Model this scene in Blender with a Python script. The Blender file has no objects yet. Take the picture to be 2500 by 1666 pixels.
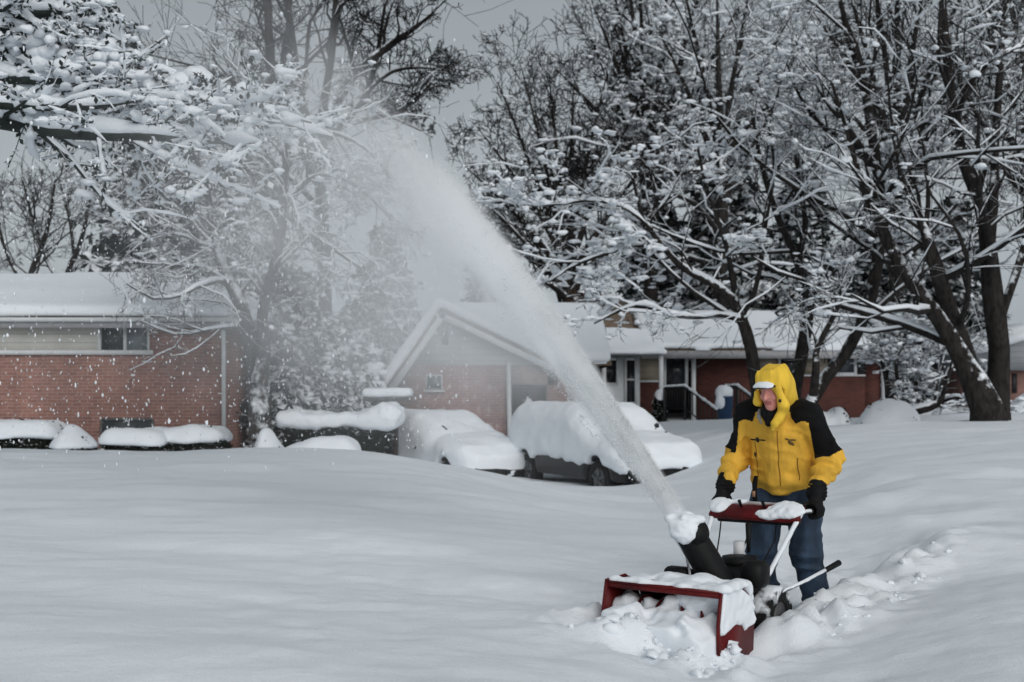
import bpy, math, random
import numpy as np
from mathutils import Vector, Matrix
random.seed(7)
RNG = np.random.default_rng(11)
C = bpy.context.scene.collection
F, HOR, CAMZ = 2900.0, 956.0, 1.6      # focal length in photo pixels, horizon row, eye height
R = math.radians

def P(px, py, d):
    """a point at distance d (metres in front of the viewer) seen at a photo position"""
    return np.array([(px - 1250.0) * d / F, d, CAMZ + (HOR - py) * d / F])
def X(px, d): return (px - 1250.0) * d / F
def Z(py, d): return CAMZ + (HOR - py) * d / F

# ------------------------------------------------------------------ noise
def _hash(ix, iy, iz, s):
    h = (ix.astype(np.int64) * 374761393 + iy.astype(np.int64) * 668265263 + iz.astype(np.int64) * 2147483647 + s * 974634777) & 0x7fffffff
    h = ((h ^ (h >> 13)) * 1274126177) & 0x7fffffff
    h = h ^ (h >> 16)
    return (h & 0xffff) / 32767.5 - 1.0
def vnoise(p, s=0):
    p = np.asarray(p, float)
    i = np.floor(p).astype(np.int64); f = p - i; f = f * f * (3 - 2 * f)
    x, y, z = i[..., 0], i[..., 1], i[..., 2]; u, v, w = f[..., 0], f[..., 1], f[..., 2]
    def L(a, b, t): return a + (b - a) * t
    c = lambda dx, dy, dz: _hash(x + dx, y + dy, z + dz, s)
    return L(L(L(c(0,0,0), c(1,0,0), u), L(c(0,1,0), c(1,1,0), u), v), L(L(c(0,0,1), c(1,0,1), u), L(c(0,1,1), c(1,1,1), u), v), w)
def fbm(p, oct=3, s=0):
    p = np.asarray(p, float); a, t = 1.0, 0.0
    for k in range(oct):
        t = t + a * vnoise(p * 2 ** k + 17.3 * k, s + k); a *= 0.5
    return t

# ------------------------------------------------------------------ objects
def mesh(name, verts, faces, mats, mi=None, smooth=True):
    """faces: list of arrays, each (n,3) or (n,4)"""
    me = bpy.data.meshes.new(name)
    verts = np.asarray(verts, np.float32)
    faces = [np.asarray(f, np.int32) for f in (faces if isinstance(faces, list) else [faces]) if len(f)]
    me.vertices.add(len(verts)); me.vertices.foreach_set('co', verts.ravel())
    li = np.concatenate([f.ravel() for f in faces]); tot = np.concatenate([np.full(len(f), f.shape[1], np.int32) for f in faces])
    st = np.concatenate([[0], np.cumsum(tot)[:-1]]).astype(np.int32)
    me.loops.add(len(li)); me.loops.foreach_set('vertex_index', li)
    me.polygons.add(len(tot)); me.polygons.foreach_set('loop_start', st); me.polygons.foreach_set('loop_total', tot)
    if smooth: me.polygons.foreach_set('use_smooth', np.ones(len(tot), bool))
    for m in (mats if isinstance(mats, (list, tuple)) else [mats]): me.materials.append(m)
    if mi is not None: me.polygons.foreach_set('material_index', np.asarray(mi, np.int32))
    me.update(calc_edges=True); me.validate()
    return me
def link(name, me, parent=None, loc=None):
    o = bpy.data.objects.new(name, me); C.objects.link(o)
    if parent is not None: o.parent = parent
    if loc is not None: o.location = loc
    return o
def tag(o, label=None, cat=None, group=None, kind=None):
    if label: o['label'] = label
    if cat: o['category'] = cat
    if group: o['group'] = group
    if kind: o['kind'] = kind
    return o
def thing(name, label, cat, loc=(0, 0, 0), rz=0.0, group=None):
    o = bpy.data.objects.new(name, None); C.objects.link(o); o.empty_display_size = .2
    o.location = [float(v) for v in loc]; o.rotation_euler = (0, 0, rz)
    return tag(o, label, cat, group)

class MB:
    """collects simple solids into one mesh"""
    def __init__(s): s.v, s.q, s.t, s.n = [], [], [], 0
    def add(s, v, q=(), t=()):
        v = np.asarray(v, float)
        if len(q): s.q.append(np.asarray(q, int) + s.n)
        if len(t): s.t.append(np.asarray(t, int) + s.n)
        s.v.append(v); s.n += len(v); return s
    def box(s, x0, x1, y0, y1, z0, z1, M=None):
        v = np.array([[x, y, z] for x in (x0, x1) for y in (y0, y1) for z in (z0, z1)], float)
        if M is not None: v = v @ np.array(M.to_3x3()).T + np.array(M.translation)
        return s.add(v, [(0,1,3,2),(4,6,7,5),(0,4,5,1),(2,3,7,6),(0,2,6,4),(1,5,7,3)])
    def rbox(s, c, size, b=.01, M=None):
        """box with chamfered edges"""
        hx, hy, hz = [a / 2 for a in size]; b = min(b, hx, hy, hz)
        v, q = [], []
        pts = []
        for sx in (-1, 1):
            for sy in (-1, 1):
                for sz in (-1, 1):
                    pts += [(sx*hx, sy*(hy-b), sz*(hz-b)), (sx*(hx-b), sy*hy, sz*(hz-b)), (sx*(hx-b), sy*(hy-b), sz*hz)]
        import bmesh
        bm = bmesh.new()
        for p in pts: bm.verts.new(p)
        bmesh.ops.convex_hull(bm, input=bm.verts)
        bm.verts.ensure_lookup_table(); bm.verts.index_update()
        vv = np.array([x.co[:] for x in bm.verts])
        tt = [[x.index for x in f.verts] for f in bm.faces]
        bm.free()
        if M is not None: vv = vv @ np.array(M.to_3x3()).T + np.array(M.translation)
        return s.add(vv + np.array(c), [f for f in tt if len(f) == 4], [f for f in tt if len(f) == 3])
    def tube(s, pts, r, k=8, cap=True):
        pts = np.asarray(pts, float); r = np.broadcast_to(np.asarray(r, float), (len(pts),))
        v, q = tubes(pts[None], r[None], k)
        t = []
        if cap:
            n = len(v); v = np.vstack([v, pts[:1], pts[-1:]]); m = (len(pts) - 1) * k
            t = [(n, (j + 1) % k, j) for j in range(k)] + [(n + 1, m + j, m + (j + 1) % k) for j in range(k)]
        return s.add(v, q, t)
    def prism(s, poly, y0, y1, ax='y'):
        """closed polygon (a,b) pulled along an axis: y -> (a,y,b), x -> (x,a,b)"""
        n = len(poly); f = (lambda a, b, y: (a, y, b)) if ax == 'y' else (lambda a, b, y: (y, a, b))
        v = [f(a, b, y0) for a, b in poly] + [f(a, b, y1) for a, b in poly]
        q = [(j, (j + 1) % n, n + (j + 1) % n, n + j) for j in range(n)]
        from mathutils.geometry import tessellate_polygon
        tri = tessellate_polygon([[Vector((a, b, 0)) for a, b in poly]])
        t = [tuple(x) for x in tri] + [tuple(n + i for i in x[::-1]) for x in tri]
        return s.add(v, q, t)
    def build(s, name, m, parent=None, smooth=False, fix=True):
        fs = []
        if s.q: fs.append(np.vstack(s.q))
        if s.t: fs.append(np.vstack(s.t))
        me = mesh(name, np.vstack(s.v), fs, m, smooth=smooth)
        if fix:
            import bmesh
            bm = bmesh.new(); bm.from_mesh(me); bmesh.ops.recalc_face_normals(bm, faces=bm.faces); bm.to_mesh(me); bm.free()
        return link(name, me, parent)

def tubes(Pt, Rd, k):
    """Pt (N,M,3), Rd (N,M) -> verts, quads of N open tubes"""
    N, M, _ = Pt.shape
    T = np.gradient(Pt, axis=1); T /= np.linalg.norm(T, axis=2, keepdims=True) + 1e-9
    avg = np.abs(T.mean(axis=1)); ref = np.zeros((N, 3)); ref[np.arange(N), avg.argmin(axis=1)] = 1
    U = np.cross(T, ref[:, None, :]); U /= np.linalg.norm(U, axis=2, keepdims=True) + 1e-9
    V = np.cross(T, U)
    a = np.arange(k) * 2 * np.pi / k
    ring = Pt[:, :, None] + Rd[:, :, None, None] * (np.cos(a)[None, None, :, None] * U[:, :, None] + np.sin(a)[None, None, :, None] * V[:, :, None])
    v = ring.reshape(-1, 3)
    n, m, j = np.meshgrid(np.arange(N), np.arange(M - 1), np.arange(k), indexing='ij')
    b = (n * M + m) * k; j2 = (j + 1) % k
    q = np.stack([b + j, b + j2, b + k + j2, b + k + j], -1).reshape(-1, 4)
    return v, q

# ------------------------------------------------------------------ implicit surfaces (surface nets)
_CN = np.array([(0,0,0),(1,0,0),(0,1,0),(1,1,0),(0,0,1),(1,0,1),(0,1,1),(1,1,1)])
_ED = [(0,1),(2,3),(4,5),(6,7),(0,2),(1,3),(4,6),(5,7),(0,4),(1,5),(2,6),(3,7)]
def sdf(fn, lo, hi, h):
    lo = np.array(lo, float); hi = np.array(hi, float)
    n = np.ceil((hi - lo) / h).astype(int) + 1
    g = np.stack(np.meshgrid(*[lo[a] + h * np.arange(n[a]) for a in range(3)], indexing='ij'), -1)
    D = fn(g)
    cs = [D[c[0]:n[0]-1+c[0], c[1]:n[1]-1+c[1], c[2]:n[2]-1+c[2]] for c in _CN]
    neg = sum((c < 0).astype(int) for c in cs)
    act = (neg > 0) & (neg < 8)
    idx = np.full(act.shape, -1, int); ii = np.argwhere(act); idx[act] = np.arange(len(ii))
    vals = np.stack([c[act] for c in cs], 1)
    acc = np.zeros((len(ii), 3)); cnt = np.zeros(len(ii))
    for a, b in _ED:
        va, vb = vals[:, a], vals[:, b]; m = (va < 0) != (vb < 0)
        t = np.where(m, va / np.where(m, va - vb, 1), 0)
        acc += m[:, None] * (_CN[a] + t[:, None] * (_CN[b] - _CN[a])); cnt += m
    verts = lo + h * (ii + acc / cnt[:, None])
    quads = []
    for ax in range(3):
        a1, a2 = (ax + 1) % 3, (ax + 2) % 3
        s0 = [slice(0, k - 1) for k in n]; s0[ax] = slice(0, n[ax] - 1)
        A = [slice(0, n[0]), slice(0, n[1]), slice(0, n[2])]; B = list(A)
        A[ax] = slice(0, n[ax] - 1); B[ax] = slice(1, n[ax])
        A[a1] = B[a1] = slice(1, n[a1] - 1); A[a2] = B[a2] = slice(1, n[a2] - 1)
        d0, d1 = D[tuple(A)], D[tuple(B)]
        ch = np.argwhere((d0 < 0) != (d1 < 0))
        if not len(ch): continue
        flip = (d0 < 0)[tuple(ch.T)]
        base = ch.copy(); base[:, a1] += 1; base[:, a2] += 1
        def cell(o1, o2):
            c = base.copy(); c[:, a1] -= o1; c[:, a2] -= o2
            return idx[tuple(c.T)]
        q = np.stack([cell(1, 1), cell(0, 1), cell(0, 0), cell(1, 0)], 1)
        q[~flip] = q[~flip][:, ::-1]
        quads.append(q)
    return verts, np.vstack(quads)
def relax(v, q, it=1, lam=.5):
    for _ in range(it):
        acc = np.zeros_like(v); c = np.zeros(len(v))
        for a in range(4):
            i, j = q[:, a], q[:, (a + 1) % 4]
            for s, t in ((i, j), (j, i)):
                np.add.at(acc, s, v[t]); np.add.at(c, s, 1)
        v = v + lam * (acc / np.maximum(c, 1)[:, None] - v)
    return v
def smin(a, b, k):
    h = np.clip(.5 + .5 * (b - a) / k, 0, 1)
    return b + (a - b) * h - k * h * (1 - h)
def capd(p, a, b, ra, rb=None):
    rb = ra if rb is None else rb
    a = np.array(a, float); b = np.array(b, float); ab = b - a
    t = np.clip(((p - a) @ ab) / (ab @ ab + 1e-12), 0, 1)
    return np.linalg.norm(p - a - t[..., None] * ab, axis=-1) - (ra + (rb - ra) * t)
def elld(p, c, r, M=None):
    q = p - np.array(c, float)
    if M is not None: q = q @ np.array(M.to_3x3())
    r = np.array(r, float)
    k0 = np.linalg.norm(q / r, axis=-1); k1 = np.linalg.norm(q / (r * r), axis=-1)
    return k0 * (k0 - 1) / (k1 + 1e-9)
def chain(p, pts, rs, k=.02):
    d = None
    for i in range(len(pts) - 1):
        e = capd(p, pts[i], pts[i + 1], rs[i], rs[i + 1]); d = e if d is None else smin(d, e, k)
    return d
def boxd(p, c, h, r=0.0):
    q = np.abs(p - np.array(c, float)) - (np.array(h, float) - r)
    return np.linalg.norm(np.maximum(q, 0), axis=-1) + np.minimum(q.max(axis=-1), 0) - r
def blob(name, fn, lo, hi, h, m, parent=None, it=1, mi=None, mats=None):
    v, q = sdf(fn, lo, hi, h)
    if it: v = relax(v, q, it)
    idx = None
    if mi is not None: idx = mi(v[q].mean(axis=1))
    return link(name, mesh(name, v, [q], mats or m, idx), parent)

# ------------------------------------------------------------------ materials
def newmat(name):
    m = bpy.data.materials.new(name); m.use_nodes = True
    nt = m.node_tree; b = nt.nodes['Principled BSDF']
    return m, nt, b
def nd(nt, typ, **kw):
    n = nt.nodes.new(typ)
    for k, v in kw.items():
        if k in n.inputs.keys() and not hasattr(n, k): n.inputs[k].default_value = v
        elif hasattr(n, k): setattr(n, k, v)
        else: n.inputs[k].default_value = v
    return n
def ln(nt, a, b): nt.links.new(a, b)
def noise_node(nt, scale, detail=4.0, rough=.55, coord='Object', stretch=None):
    tc = nd(nt, 'ShaderNodeTexCoord'); n = nd(nt, 'ShaderNodeTexNoise')
    n.inputs['Scale'].default_value = scale; n.inputs['Detail'].default_value = detail; n.inputs['Roughness'].default_value = rough
    if stretch:
        mp = nd(nt, 'ShaderNodeMapping'); mp.inputs['Scale'].default_value = stretch
        ln(nt, tc.outputs[coord], mp.inputs['Vector']); ln(nt, mp.outputs[0], n.inputs['Vector'])
    else: ln(nt, tc.outputs[coord], n.inputs['Vector'])
    return n
def ramp(nt, fac, stops):
    r = nd(nt, 'ShaderNodeValToRGB'); e = r.color_ramp.elements
    while len(e) < len(stops): e.new(.5)
    for x, (pos, col) in zip(e, stops): x.position = pos; x.color = (*col, 1) if len(col) == 3 else col
    ln(nt, fac, r.inputs['Fac']); return r
def bump(nt, b, h, strength, dist):
    n = nd(nt, 'ShaderNodeBump'); n.inputs['Strength'].default_value = strength; n.inputs['Distance'].default_value = dist
    ln(nt, h, n.inputs['Height']); ln(nt, n.outputs[0], b.inputs['Normal']); return n
def math_node(nt, op, a, b=None, clamp=False):
    n = nd(nt, 'ShaderNodeMath'); n.operation = op; n.use_clamp = clamp
    for i, v in enumerate((a, b)):
        if v is None: continue
        if isinstance(v, (int, float)): n.inputs[i].default_value = v
        else: ln(nt, v, n.inputs[i])
    return n.outputs[0]
def plain(name, col, rough=.6, var=.15, scale=6.0, bs=.0, bd=.01, metal=0.0, spec=.4):
    """one colour with mottled variation"""
    m, nt, b = newmat(name)
    n = noise_node(nt, scale)
    c = np.array(col)
    r = ramp(nt, n.outputs['Fac'], [(.3, tuple(c * (1 - var))), (.7, tuple(np.minimum(c * (1 + var), 1)))])
    ln(nt, r.outputs[0], b.inputs['Base Color'])
    b.inputs['Roughness'].default_value = rough; b.inputs['Metallic'].default_value = metal; b.inputs['Specular IOR Level'].default_value = spec
    if bs: bump(nt, b, n.outputs['Fac'], bs, bd)
    return m
SNOWC = (.82, .86, .90)
def snow_mat(name, s1=3.0, b1=.3, d1=.05, s2=60.0, stretch=None):
    m, nt, b = newmat(name)
    n1 = noise_node(nt, s1, 5, .6, stretch=stretch); n2 = noise_node(nt, s2, 2)
    mix = math_node(nt, 'ADD', n1.outputs['Fac'], math_node(nt, 'MULTIPLY', n2.outputs['Fac'], .16))
    bump(nt, b, mix, b1, d1)
    b.inputs['Base Color'].default_value = (*SNOWC, 1); b.inputs['Roughness'].default_value = .75
    b.inputs['Specular IOR Level'].default_value = .2
    return m
def topsnow(name, c1, c2, nscale, lo, hi, rough=.85, nz=.45, bs=.4, stretch=None):
    """a surface with snow lying on what faces up"""
    m, nt, b = newmat(name)
    n = noise_node(nt, nscale, 5, .6, stretch=stretch)
    col = ramp(nt, n.outputs['Fac'], [(.3, c1), (.7, c2)])
    g = nd(nt, 'ShaderNodeNewGeometry'); sp = nd(nt, 'ShaderNodeSeparateXYZ'); ln(nt, g.outputs['Normal'], sp.inputs[0])
    n2 = noise_node(nt, nscale * .6, 3)
    a = math_node(nt, 'ADD', sp.outputs['Z'], math_node(nt, 'MULTIPLY', math_node(nt, 'SUBTRACT', n2.outputs['Fac'], .5), nz * 2))
    mr = nd(nt, 'ShaderNodeMapRange'); mr.inputs['From Min'].default_value = lo; mr.inputs['From Max'].default_value = hi
    ln(nt, a, mr.inputs['Value'])
    mx = nd(nt, 'ShaderNodeMixRGB'); ln(nt, mr.outputs[0], mx.inputs['Fac']); ln(nt, col.outputs[0], mx.inputs['Color1']); mx.inputs['Color2'].default_value = (*SNOWC, 1)
    ln(nt, mx.outputs[0], b.inputs['Base Color']); b.inputs['Roughness'].default_value = rough; b.inputs['Specular IOR Level'].default_value = .15
    if bs: bump(nt, b, n.outputs['Fac'], bs, .03)
    return m
def brick_mat(name, c1, c2, mortar, dusted=0.0):
    m, nt, b = newmat(name)
    tc = nd(nt, 'ShaderNodeTexCoord'); sp = nd(nt, 'ShaderNodeSeparateXYZ'); cb = nd(nt, 'ShaderNodeCombineXYZ')
    ln(nt, tc.outputs['Object'], sp.inputs[0])
    ln(nt, math_node(nt, 'ADD', sp.outputs['X'], sp.outputs['Y']), cb.inputs['X']); ln(nt, sp.outputs['Z'], cb.inputs['Y'])
    br = nd(nt, 'ShaderNodeTexBrick'); ln(nt, cb.outputs[0], br.inputs['Vector'])
    br.inputs['Scale'].default_value = 1.0; br.inputs['Brick Width'].default_value = .22; br.inputs['Row Height'].default_value = .075
    br.inputs['Mortar Size'].default_value = .007; br.inputs['Color1'].default_value = (*c1, 1); br.inputs['Color2'].default_value = (*c2, 1); br.inputs['Mortar'].default_value = (*mortar, 1)
    n = noise_node(nt, 1.3, 6, .65)
    mx = nd(nt, 'ShaderNodeMixRGB'); mx.blend_type = 'MULTIPLY'; mx.inputs['Fac'].default_value = .75
    rr = ramp(nt, n.outputs['Fac'], [(.3, (.45, .42, .42)), (.7, (1.1, 1.0, .95))])
    ln(nt, br.outputs['Color'], mx.inputs['Color1']); ln(nt, rr.outputs[0], mx.inputs['Color2'])
    out = mx.outputs[0]
    if dusted:
        n3 = noise_node(nt, 5.0, 6, .7)
        r3 = ramp(nt, n3.outputs['Fac'], [(.55, (0, 0, 0)), (.75, (dusted,) * 3)])
        m3 = nd(nt, 'ShaderNodeMixRGB'); ln(nt, r3.outputs[0], m3.inputs['Fac']); ln(nt, out, m3.inputs['Color1']); m3.inputs['Color2'].default_value = (*SNOWC, 1)
        out = m3.outputs[0]
    ln(nt, out, b.inputs['Base Color']); b.inputs['Roughness'].default_value = .9
    bump(nt, b, br.outputs['Fac'], -.4, .01)
    return m
def siding_mat(name, col, step=.2, axis='Z'):
    m, nt, b = newmat(name)
    tc = nd(nt, 'ShaderNodeTexCoord'); sp = nd(nt, 'ShaderNodeSeparateXYZ'); ln(nt, tc.outputs['Object'], sp.inputs[0])
    fr = math_node(nt, 'FRACT', math_node(nt, 'DIVIDE', sp.outputs[axis], step))
    r = ramp(nt, fr, [(0, tuple(c * .55 for c in col)), (.14, col)])
    n = noise_node(nt, 2.0)
    mx = nd(nt, 'ShaderNodeMixRGB'); mx.blend_type = 'MULTIPLY'; mx.inputs['Fac'].default_value = .35
    ln(nt, r.outputs[0], mx.inputs['Color1']); ln(nt, n.outputs['Fac'], mx.inputs['Color2'])
    ln(nt, mx.outputs[0], b.inputs['Base Color']); b.inputs['Roughness'].default_value = .7
    bump(nt, b, fr, .5, .015)
    return m
def glass_mat(name, col=(.012, .014, .017), rough=.12):
    m, nt, b = newmat(name)
    n = noise_node(nt, 2.5, 3)
    r = ramp(nt, n.outputs['Fac'], [(.35, col), (.7, tuple(c * 2.2 for c in col))]); ln(nt, r.outputs[0], b.inputs['Base Color'])
    b.inputs['Roughness'].default_value = rough; b.inputs['Specular IOR Level'].default_value = .5
    return m

SNOW = snow_mat('snow')
SNOWR = snow_mat('roof snow', 1.5, .25, .08, 40)
SNOWF = snow_mat('branch snow', 9.0, .5, .05, 50)
BARK = topsnow('dark bark', (.008, .007, .007), (.042, .037, .034), 11, .38, .6, nz=.6, stretch=(1, 1, .35))
TWIG = topsnow('dark twigs', (.012, .011, .011), (.035, .031, .029), 6, .5, .9, nz=.35, bs=0)
TWIGD = topsnow('bare dark twigs', (.009, .008, .008), (.028, .025, .024), 6, .85, 1.2, nz=.3, bs=0)
TWIGW = topsnow('rimed twigs', (.05, .048, .05), (.12, .115, .115), 4, .1, .7, nz=.6, bs=0)
BARKW = topsnow('rimed bark', (.02, .018, .018), (.07, .063, .06), 10, .2, .6, nz=.7, stretch=(1, 1, .4))
NEEDLE = topsnow('needles', (.010, .014, .013), (.035, .046, .042), 3, .35, .8, nz=.7, bs=0)
NEEDLEW = topsnow('snowy needles', (.018, .023, .022), (.06, .075, .07), 2, .0, .55, nz=.7, bs=0)
LEAF = topsnow('hedge leaves', (.004, .006, .004), (.016, .02, .014), 8, .65, 1.0, nz=.4, bs=0)
TAN = topsnow('withered leaves', (.06, .035, .025), (.17, .11, .08), 5, .6, .9, nz=.5, bs=0)
# ================================================================== snow-covered ground
CP = []   # (photo column, distance, height)
def cp(d, *pz):
    for px, z in pz: CP.append((px, d, z))
cp(3.5, (-300,.36),(700,.33),(1500,.3),(2100,.25),(2900,.36))
cp(5,  (-300,.38),(500,.36),(1250,.32),(1800,.17),(2150,.2),(2500,.3),(2900,.36))
cp(7,  (-300,.44),(700,.38),(1300,.34),(1480,.31),(1900,.12),(2150,.22),(2500,.38),(2900,.42))
cp(10, (-300,.52),(0,.5),(700,.46),(1250,.36),(1600,.3),(1900,.28),(2150,.4),(2500,.55),(2900,.6))
cp(14, (-300,.63),(0,.62),(700,.58),(1000,.5),(1300,.3),(1600,.16),(1900,.36),(2200,.62),(2500,.76),(2900,.8))
cp(18, (-400,.74),(0,.72),(600,.71),(900,.655),(1100,.47),(1250,.26),(1450,.08),(1650,.08),(1900,.42),(2200,.76),(2500,.9),(2900,.95))
cp(22, (-400,.42),(0,.42),(600,.38),(900,.3),(1100,0),(1300,-.12),(1500,-.15),(1700,.22),(1950,.66),(2200,.86),(2500,.97),(2900,1.0))
cp(26, (-400,.35),(0,.35),(600,.32),(900,.2),(1100,-.1),(1300,-.2),(1500,-.15),(1680,.35),(1900,.72),(2100,.88),(2500,1.0),(2900,1.0))
cp(32, (-400,.3),(0,.3),(600,.3),(950,.1),(1250,-.08),(1450,.2),(1650,.62),(1900,.8),(2200,.9),(2500,1.05))
cp(38, (-400,.4),(500,.4),(1000,.2),(1400,.5),(1700,.72),(2000,.78),(2500,1.0))
cp(60, (-400,.8),(800,.7),(1600,.8),(2500,1.0))
cp(150, (-400,1.0),(1250,1.0),(2900,1.0))
_cp = np.array(CP, float)
def _feat(px, d): return np.stack([px / 420.0, np.log(d) * 3.4], -1)
_cf = _feat(_cp[:, 0], _cp[:, 1])
_phi = lambda r: np.sqrt(r * r + .16)
_A = _phi(np.linalg.norm(_cf[:, None] - _cf[None], axis=2)) - 1e-3 * np.eye(len(_cf))
_zm = _cp[:, 2].mean(); _w = np.linalg.solve(_A, _cp[:, 2] - _zm)

PX0, PY0, YAW = 1.84, 8.05, R(-35)          # where the person stands and the way person and machine face
_cs, _sn = math.cos(YAW), math.sin(YAW)
def to_local(x, y):
    dx, dy = x - PX0, y - PY0
    return dx * _cs + dy * _sn, -dx * _sn + dy * _cs
def to_world(lx, ly): return PX0 + lx * _cs - ly * _sn, PY0 + lx * _sn + ly * _cs
def sstep(a, b, x):
    t = np.clip((x - a) / (b - a), 0, 1); return t * t * (3 - 2 * t)
def ground(x, y):
    x = np.asarray(x, float); y = np.asarray(y, float)
    d = np.clip(np.where(y < 3, 3, y), 3, 200); px = np.clip(1250 + x / d * F, -900, 3400)
    sh = d.shape; f = _feat(px.ravel(), d.ravel())
    out = np.empty(len(f))
    for i in range(0, len(f), 20000):
        out[i:i+20000] = _phi(np.linalg.norm(f[i:i+20000, None] - _cf[None], axis=2)) @ _w
    z = out.reshape(sh) + _zm
    p = np.stack([x * .16, y * .5, np.zeros_like(x)], -1)
    z = z + .05 * fbm(p, 3, 3) * np.clip(d / 8, .35, 1.1)
    # wind ripples, long and low
    z = z + .034 * fbm(np.stack([x * .8 + y * .5, y * 1.5, 0 * x], -1), 3, 9)
    z = z + .007 * fbm(np.stack([x * 5.5, y * 5.5, 0 * x], -1), 3, 15) * (d < 16)
    # drifts of the thrown and shovelled snow on the right
    w = sstep(1.9, 2.9, x) * sstep(7.5, 9.5, y) * (1 - sstep(13.5, 17, y)) * (1 - sstep(4.6, 6.5, x))
    z = z + w * .10 * (fbm(np.stack([x * .9, y * .9, 0 * x], -1), 3, 21) + .25)
    # the cleared lane behind the machine
    lx, ly = to_local(x, y)
    nz = .10 * fbm(np.stack([x * 3.1, y * 3.1, 0 * x], -1), 3, 31)
    half = .47 + .6 * nz
    lane = (1 - sstep(half - .05, half + .26, np.abs(lx))) * sstep(-1.62, -1.42, ly) * (1 - sstep(.5, 3.2, ly))
    floor = .10 + .19 * sstep(.20, .40, lx) * sstep(-1.35, -1.1, ly) + .05 * fbm(np.stack([x * 5, y * 5, 0 * x], -1), 3, 41) + .05 * np.clip(ly, 0, 6)
    z = z * (1 - lane) + floor * lane
    # rough rim of the lane
    rim = np.exp(-((np.abs(lx) - .62) / .2) ** 2) * sstep(-1.5, -1.0, ly) * (1 - sstep(.6, 2.4, ly))
    z = z + rim * (.03 + .10 * np.abs(fbm(np.stack([x * 5.6, y * 6.6, 0 * x], -1), 4, 51)))
    # churned snow in front of the housing
    churn = np.exp(-(((ly + 1.85) / .42) ** 2) - (lx / .62) ** 4)
    z = z + churn * (.02 + .13 * fbm(np.stack([x * 6, y * 6, 0 * x], -1), 4, 61))
    return z
def gz(x, y): return float(ground(np.array([x]), np.array([y]))[0])
def make_ground():
    xs = np.concatenate([np.linspace(-260, -40, 23)[:-1], np.linspace(-40, -15, 26)[:-1], np.linspace(-15, -1.6, 100)[:-1], np.arange(-1.6, 4.4, .034), np.linspace(4.4, 20, 110)[1:], np.linspace(20, 40, 21)[1:], np.linspace(40, 260, 23)[1:]])
    ys = np.concatenate([np.linspace(-40, 2, 12)[:-1], np.linspace(2, 4.6, 22)[:-1], np.arange(4.6, 9.6, .034), np.linspace(9.6, 30, 180)[1:], np.linspace(30, 70, 41)[1:], np.linspace(70, 420, 30)[1:]])
    gx, gy = np.meshgrid(xs, ys, indexing='ij')
    zz = ground(gx, gy)
    v = np.stack([gx, gy, zz], -1).reshape(-1, 3)
    ny = len(ys); i, j = np.meshgrid(np.arange(len(xs) - 1), np.arange(ny - 1), indexing='ij')
    b = (i * ny + j).ravel()
    q = np.stack([b, b + ny, b + ny + 1, b + 1], 1)
    m = snow_mat('field snow', 2.2, .5, .07, 110, stretch=(.5, 1.0, 1.0))
    tag(link('snow_ground', mesh('snow_ground', v, [q], m)), 'smooth deep snow lying over the whole yard and street', 'ground', kind='structure')
make_ground()

# lumps of snow broken off along the lane and in front of the housing
def lumps():
    n = 560; r = RNG
    lx = np.concatenate([r.normal(.66, .16, 70) , r.normal(-.62, .12, 70), r.uniform(-.4, .45, 420)])
    ly = np.concatenate([r.uniform(-1.1, 1.2, 70), r.uniform(-.9, .8, 70), r.normal(-1.86, .16, 420)])
    x, y = to_world(lx, ly); z = ground(x, y)
    s = r.gamma(1.2, .009, n).clip(.003, .042)
    return blobs(np.stack([x, y, z + s * .1], -1), s, r, .45, .7, None, .22)
_ico = None
def blobs(c, s, r, jit=.3, flat=.75, stretch=None, rough=0.0):
    """n low irregular lumps as one vertex/face set"""
    global _ico
    if _ico is None:
        import bmesh
        bm = bmesh.new(); bmesh.ops.create_icosphere(bm, subdivisions=2, radius=1); bm.verts.ensure_lookup_table()
        _ico = (np.array([v.co[:] for v in bm.verts]), np.array([[v.index for v in f.verts] for f in bm.faces])); bm.free()
    V, T = _ico
    n = len(c); k = len(V)
    sc = s[:, None] * (1 + r.uniform(-jit, jit, (n, 3))) * np.array([1, 1, flat])
    if stretch is not None: sc = sc * stretch
    off = r.uniform(0, 60, (n, 1, 3))
    rad = 1 + jit * 1.1 * vnoise(V[None] * 1.6 + off, 5) + rough * vnoise(V[None] * 3.4 + off, 6)
    v = c[:, None] + V[None] * rad[..., None] * sc[:, None]
    t = (T[None] + (np.arange(n) * k)[:, None, None]).reshape(-1, 3)
    return v.reshape(-1, 3), t
_v, _t = lumps()
tag(link('snow_debris', mesh('snow_debris', _v, [_t], SNOW)), 'crumbled snow lumps strewn along the cleared lane and in front of the red machine', 'snow lumps', kind='stuff')

# ================================================================== the houses
BRICK_L = brick_mat('pinkish red brick', (.36, .19, .155), (.28, .145, .12), (.38, .31, .29))
BRICK_R = brick_mat('dark red brick', (.115, .032, .023), (.08, .023, .017), (.09, .055, .048))
BRICK_M = brick_mat('weathered brick', (.40, .25, .235), (.32, .19, .18), (.45, .4, .4), dusted=.75)
SIDE_CREAM = siding_mat('cream siding', (.78, .77, .71), .19)
SIDE_TAN = siding_mat('tan siding', (.42, .36, .28), .2)
SIDE_GREY = siding_mat('grey siding', (.62, .63, .64), .17)
WHITE = plain('white trim', (.62, .64, .65), .5, .08, 5)
FASCIA = plain('grey fascia', (.36, .36, .37), .6, .12, 4)
GLASS = glass_mat('dark glass')
CURTAIN = plain('pale curtain behind glass', (.16, .19, .21), .2, .2, 3)
SHINGLE = plain('brown shingles', (.17, .125, .09), .9, .35, 9, .4, .02)
DARKW = plain('black painted metal', (.012, .012, .013), .5, .2, 8)

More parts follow.
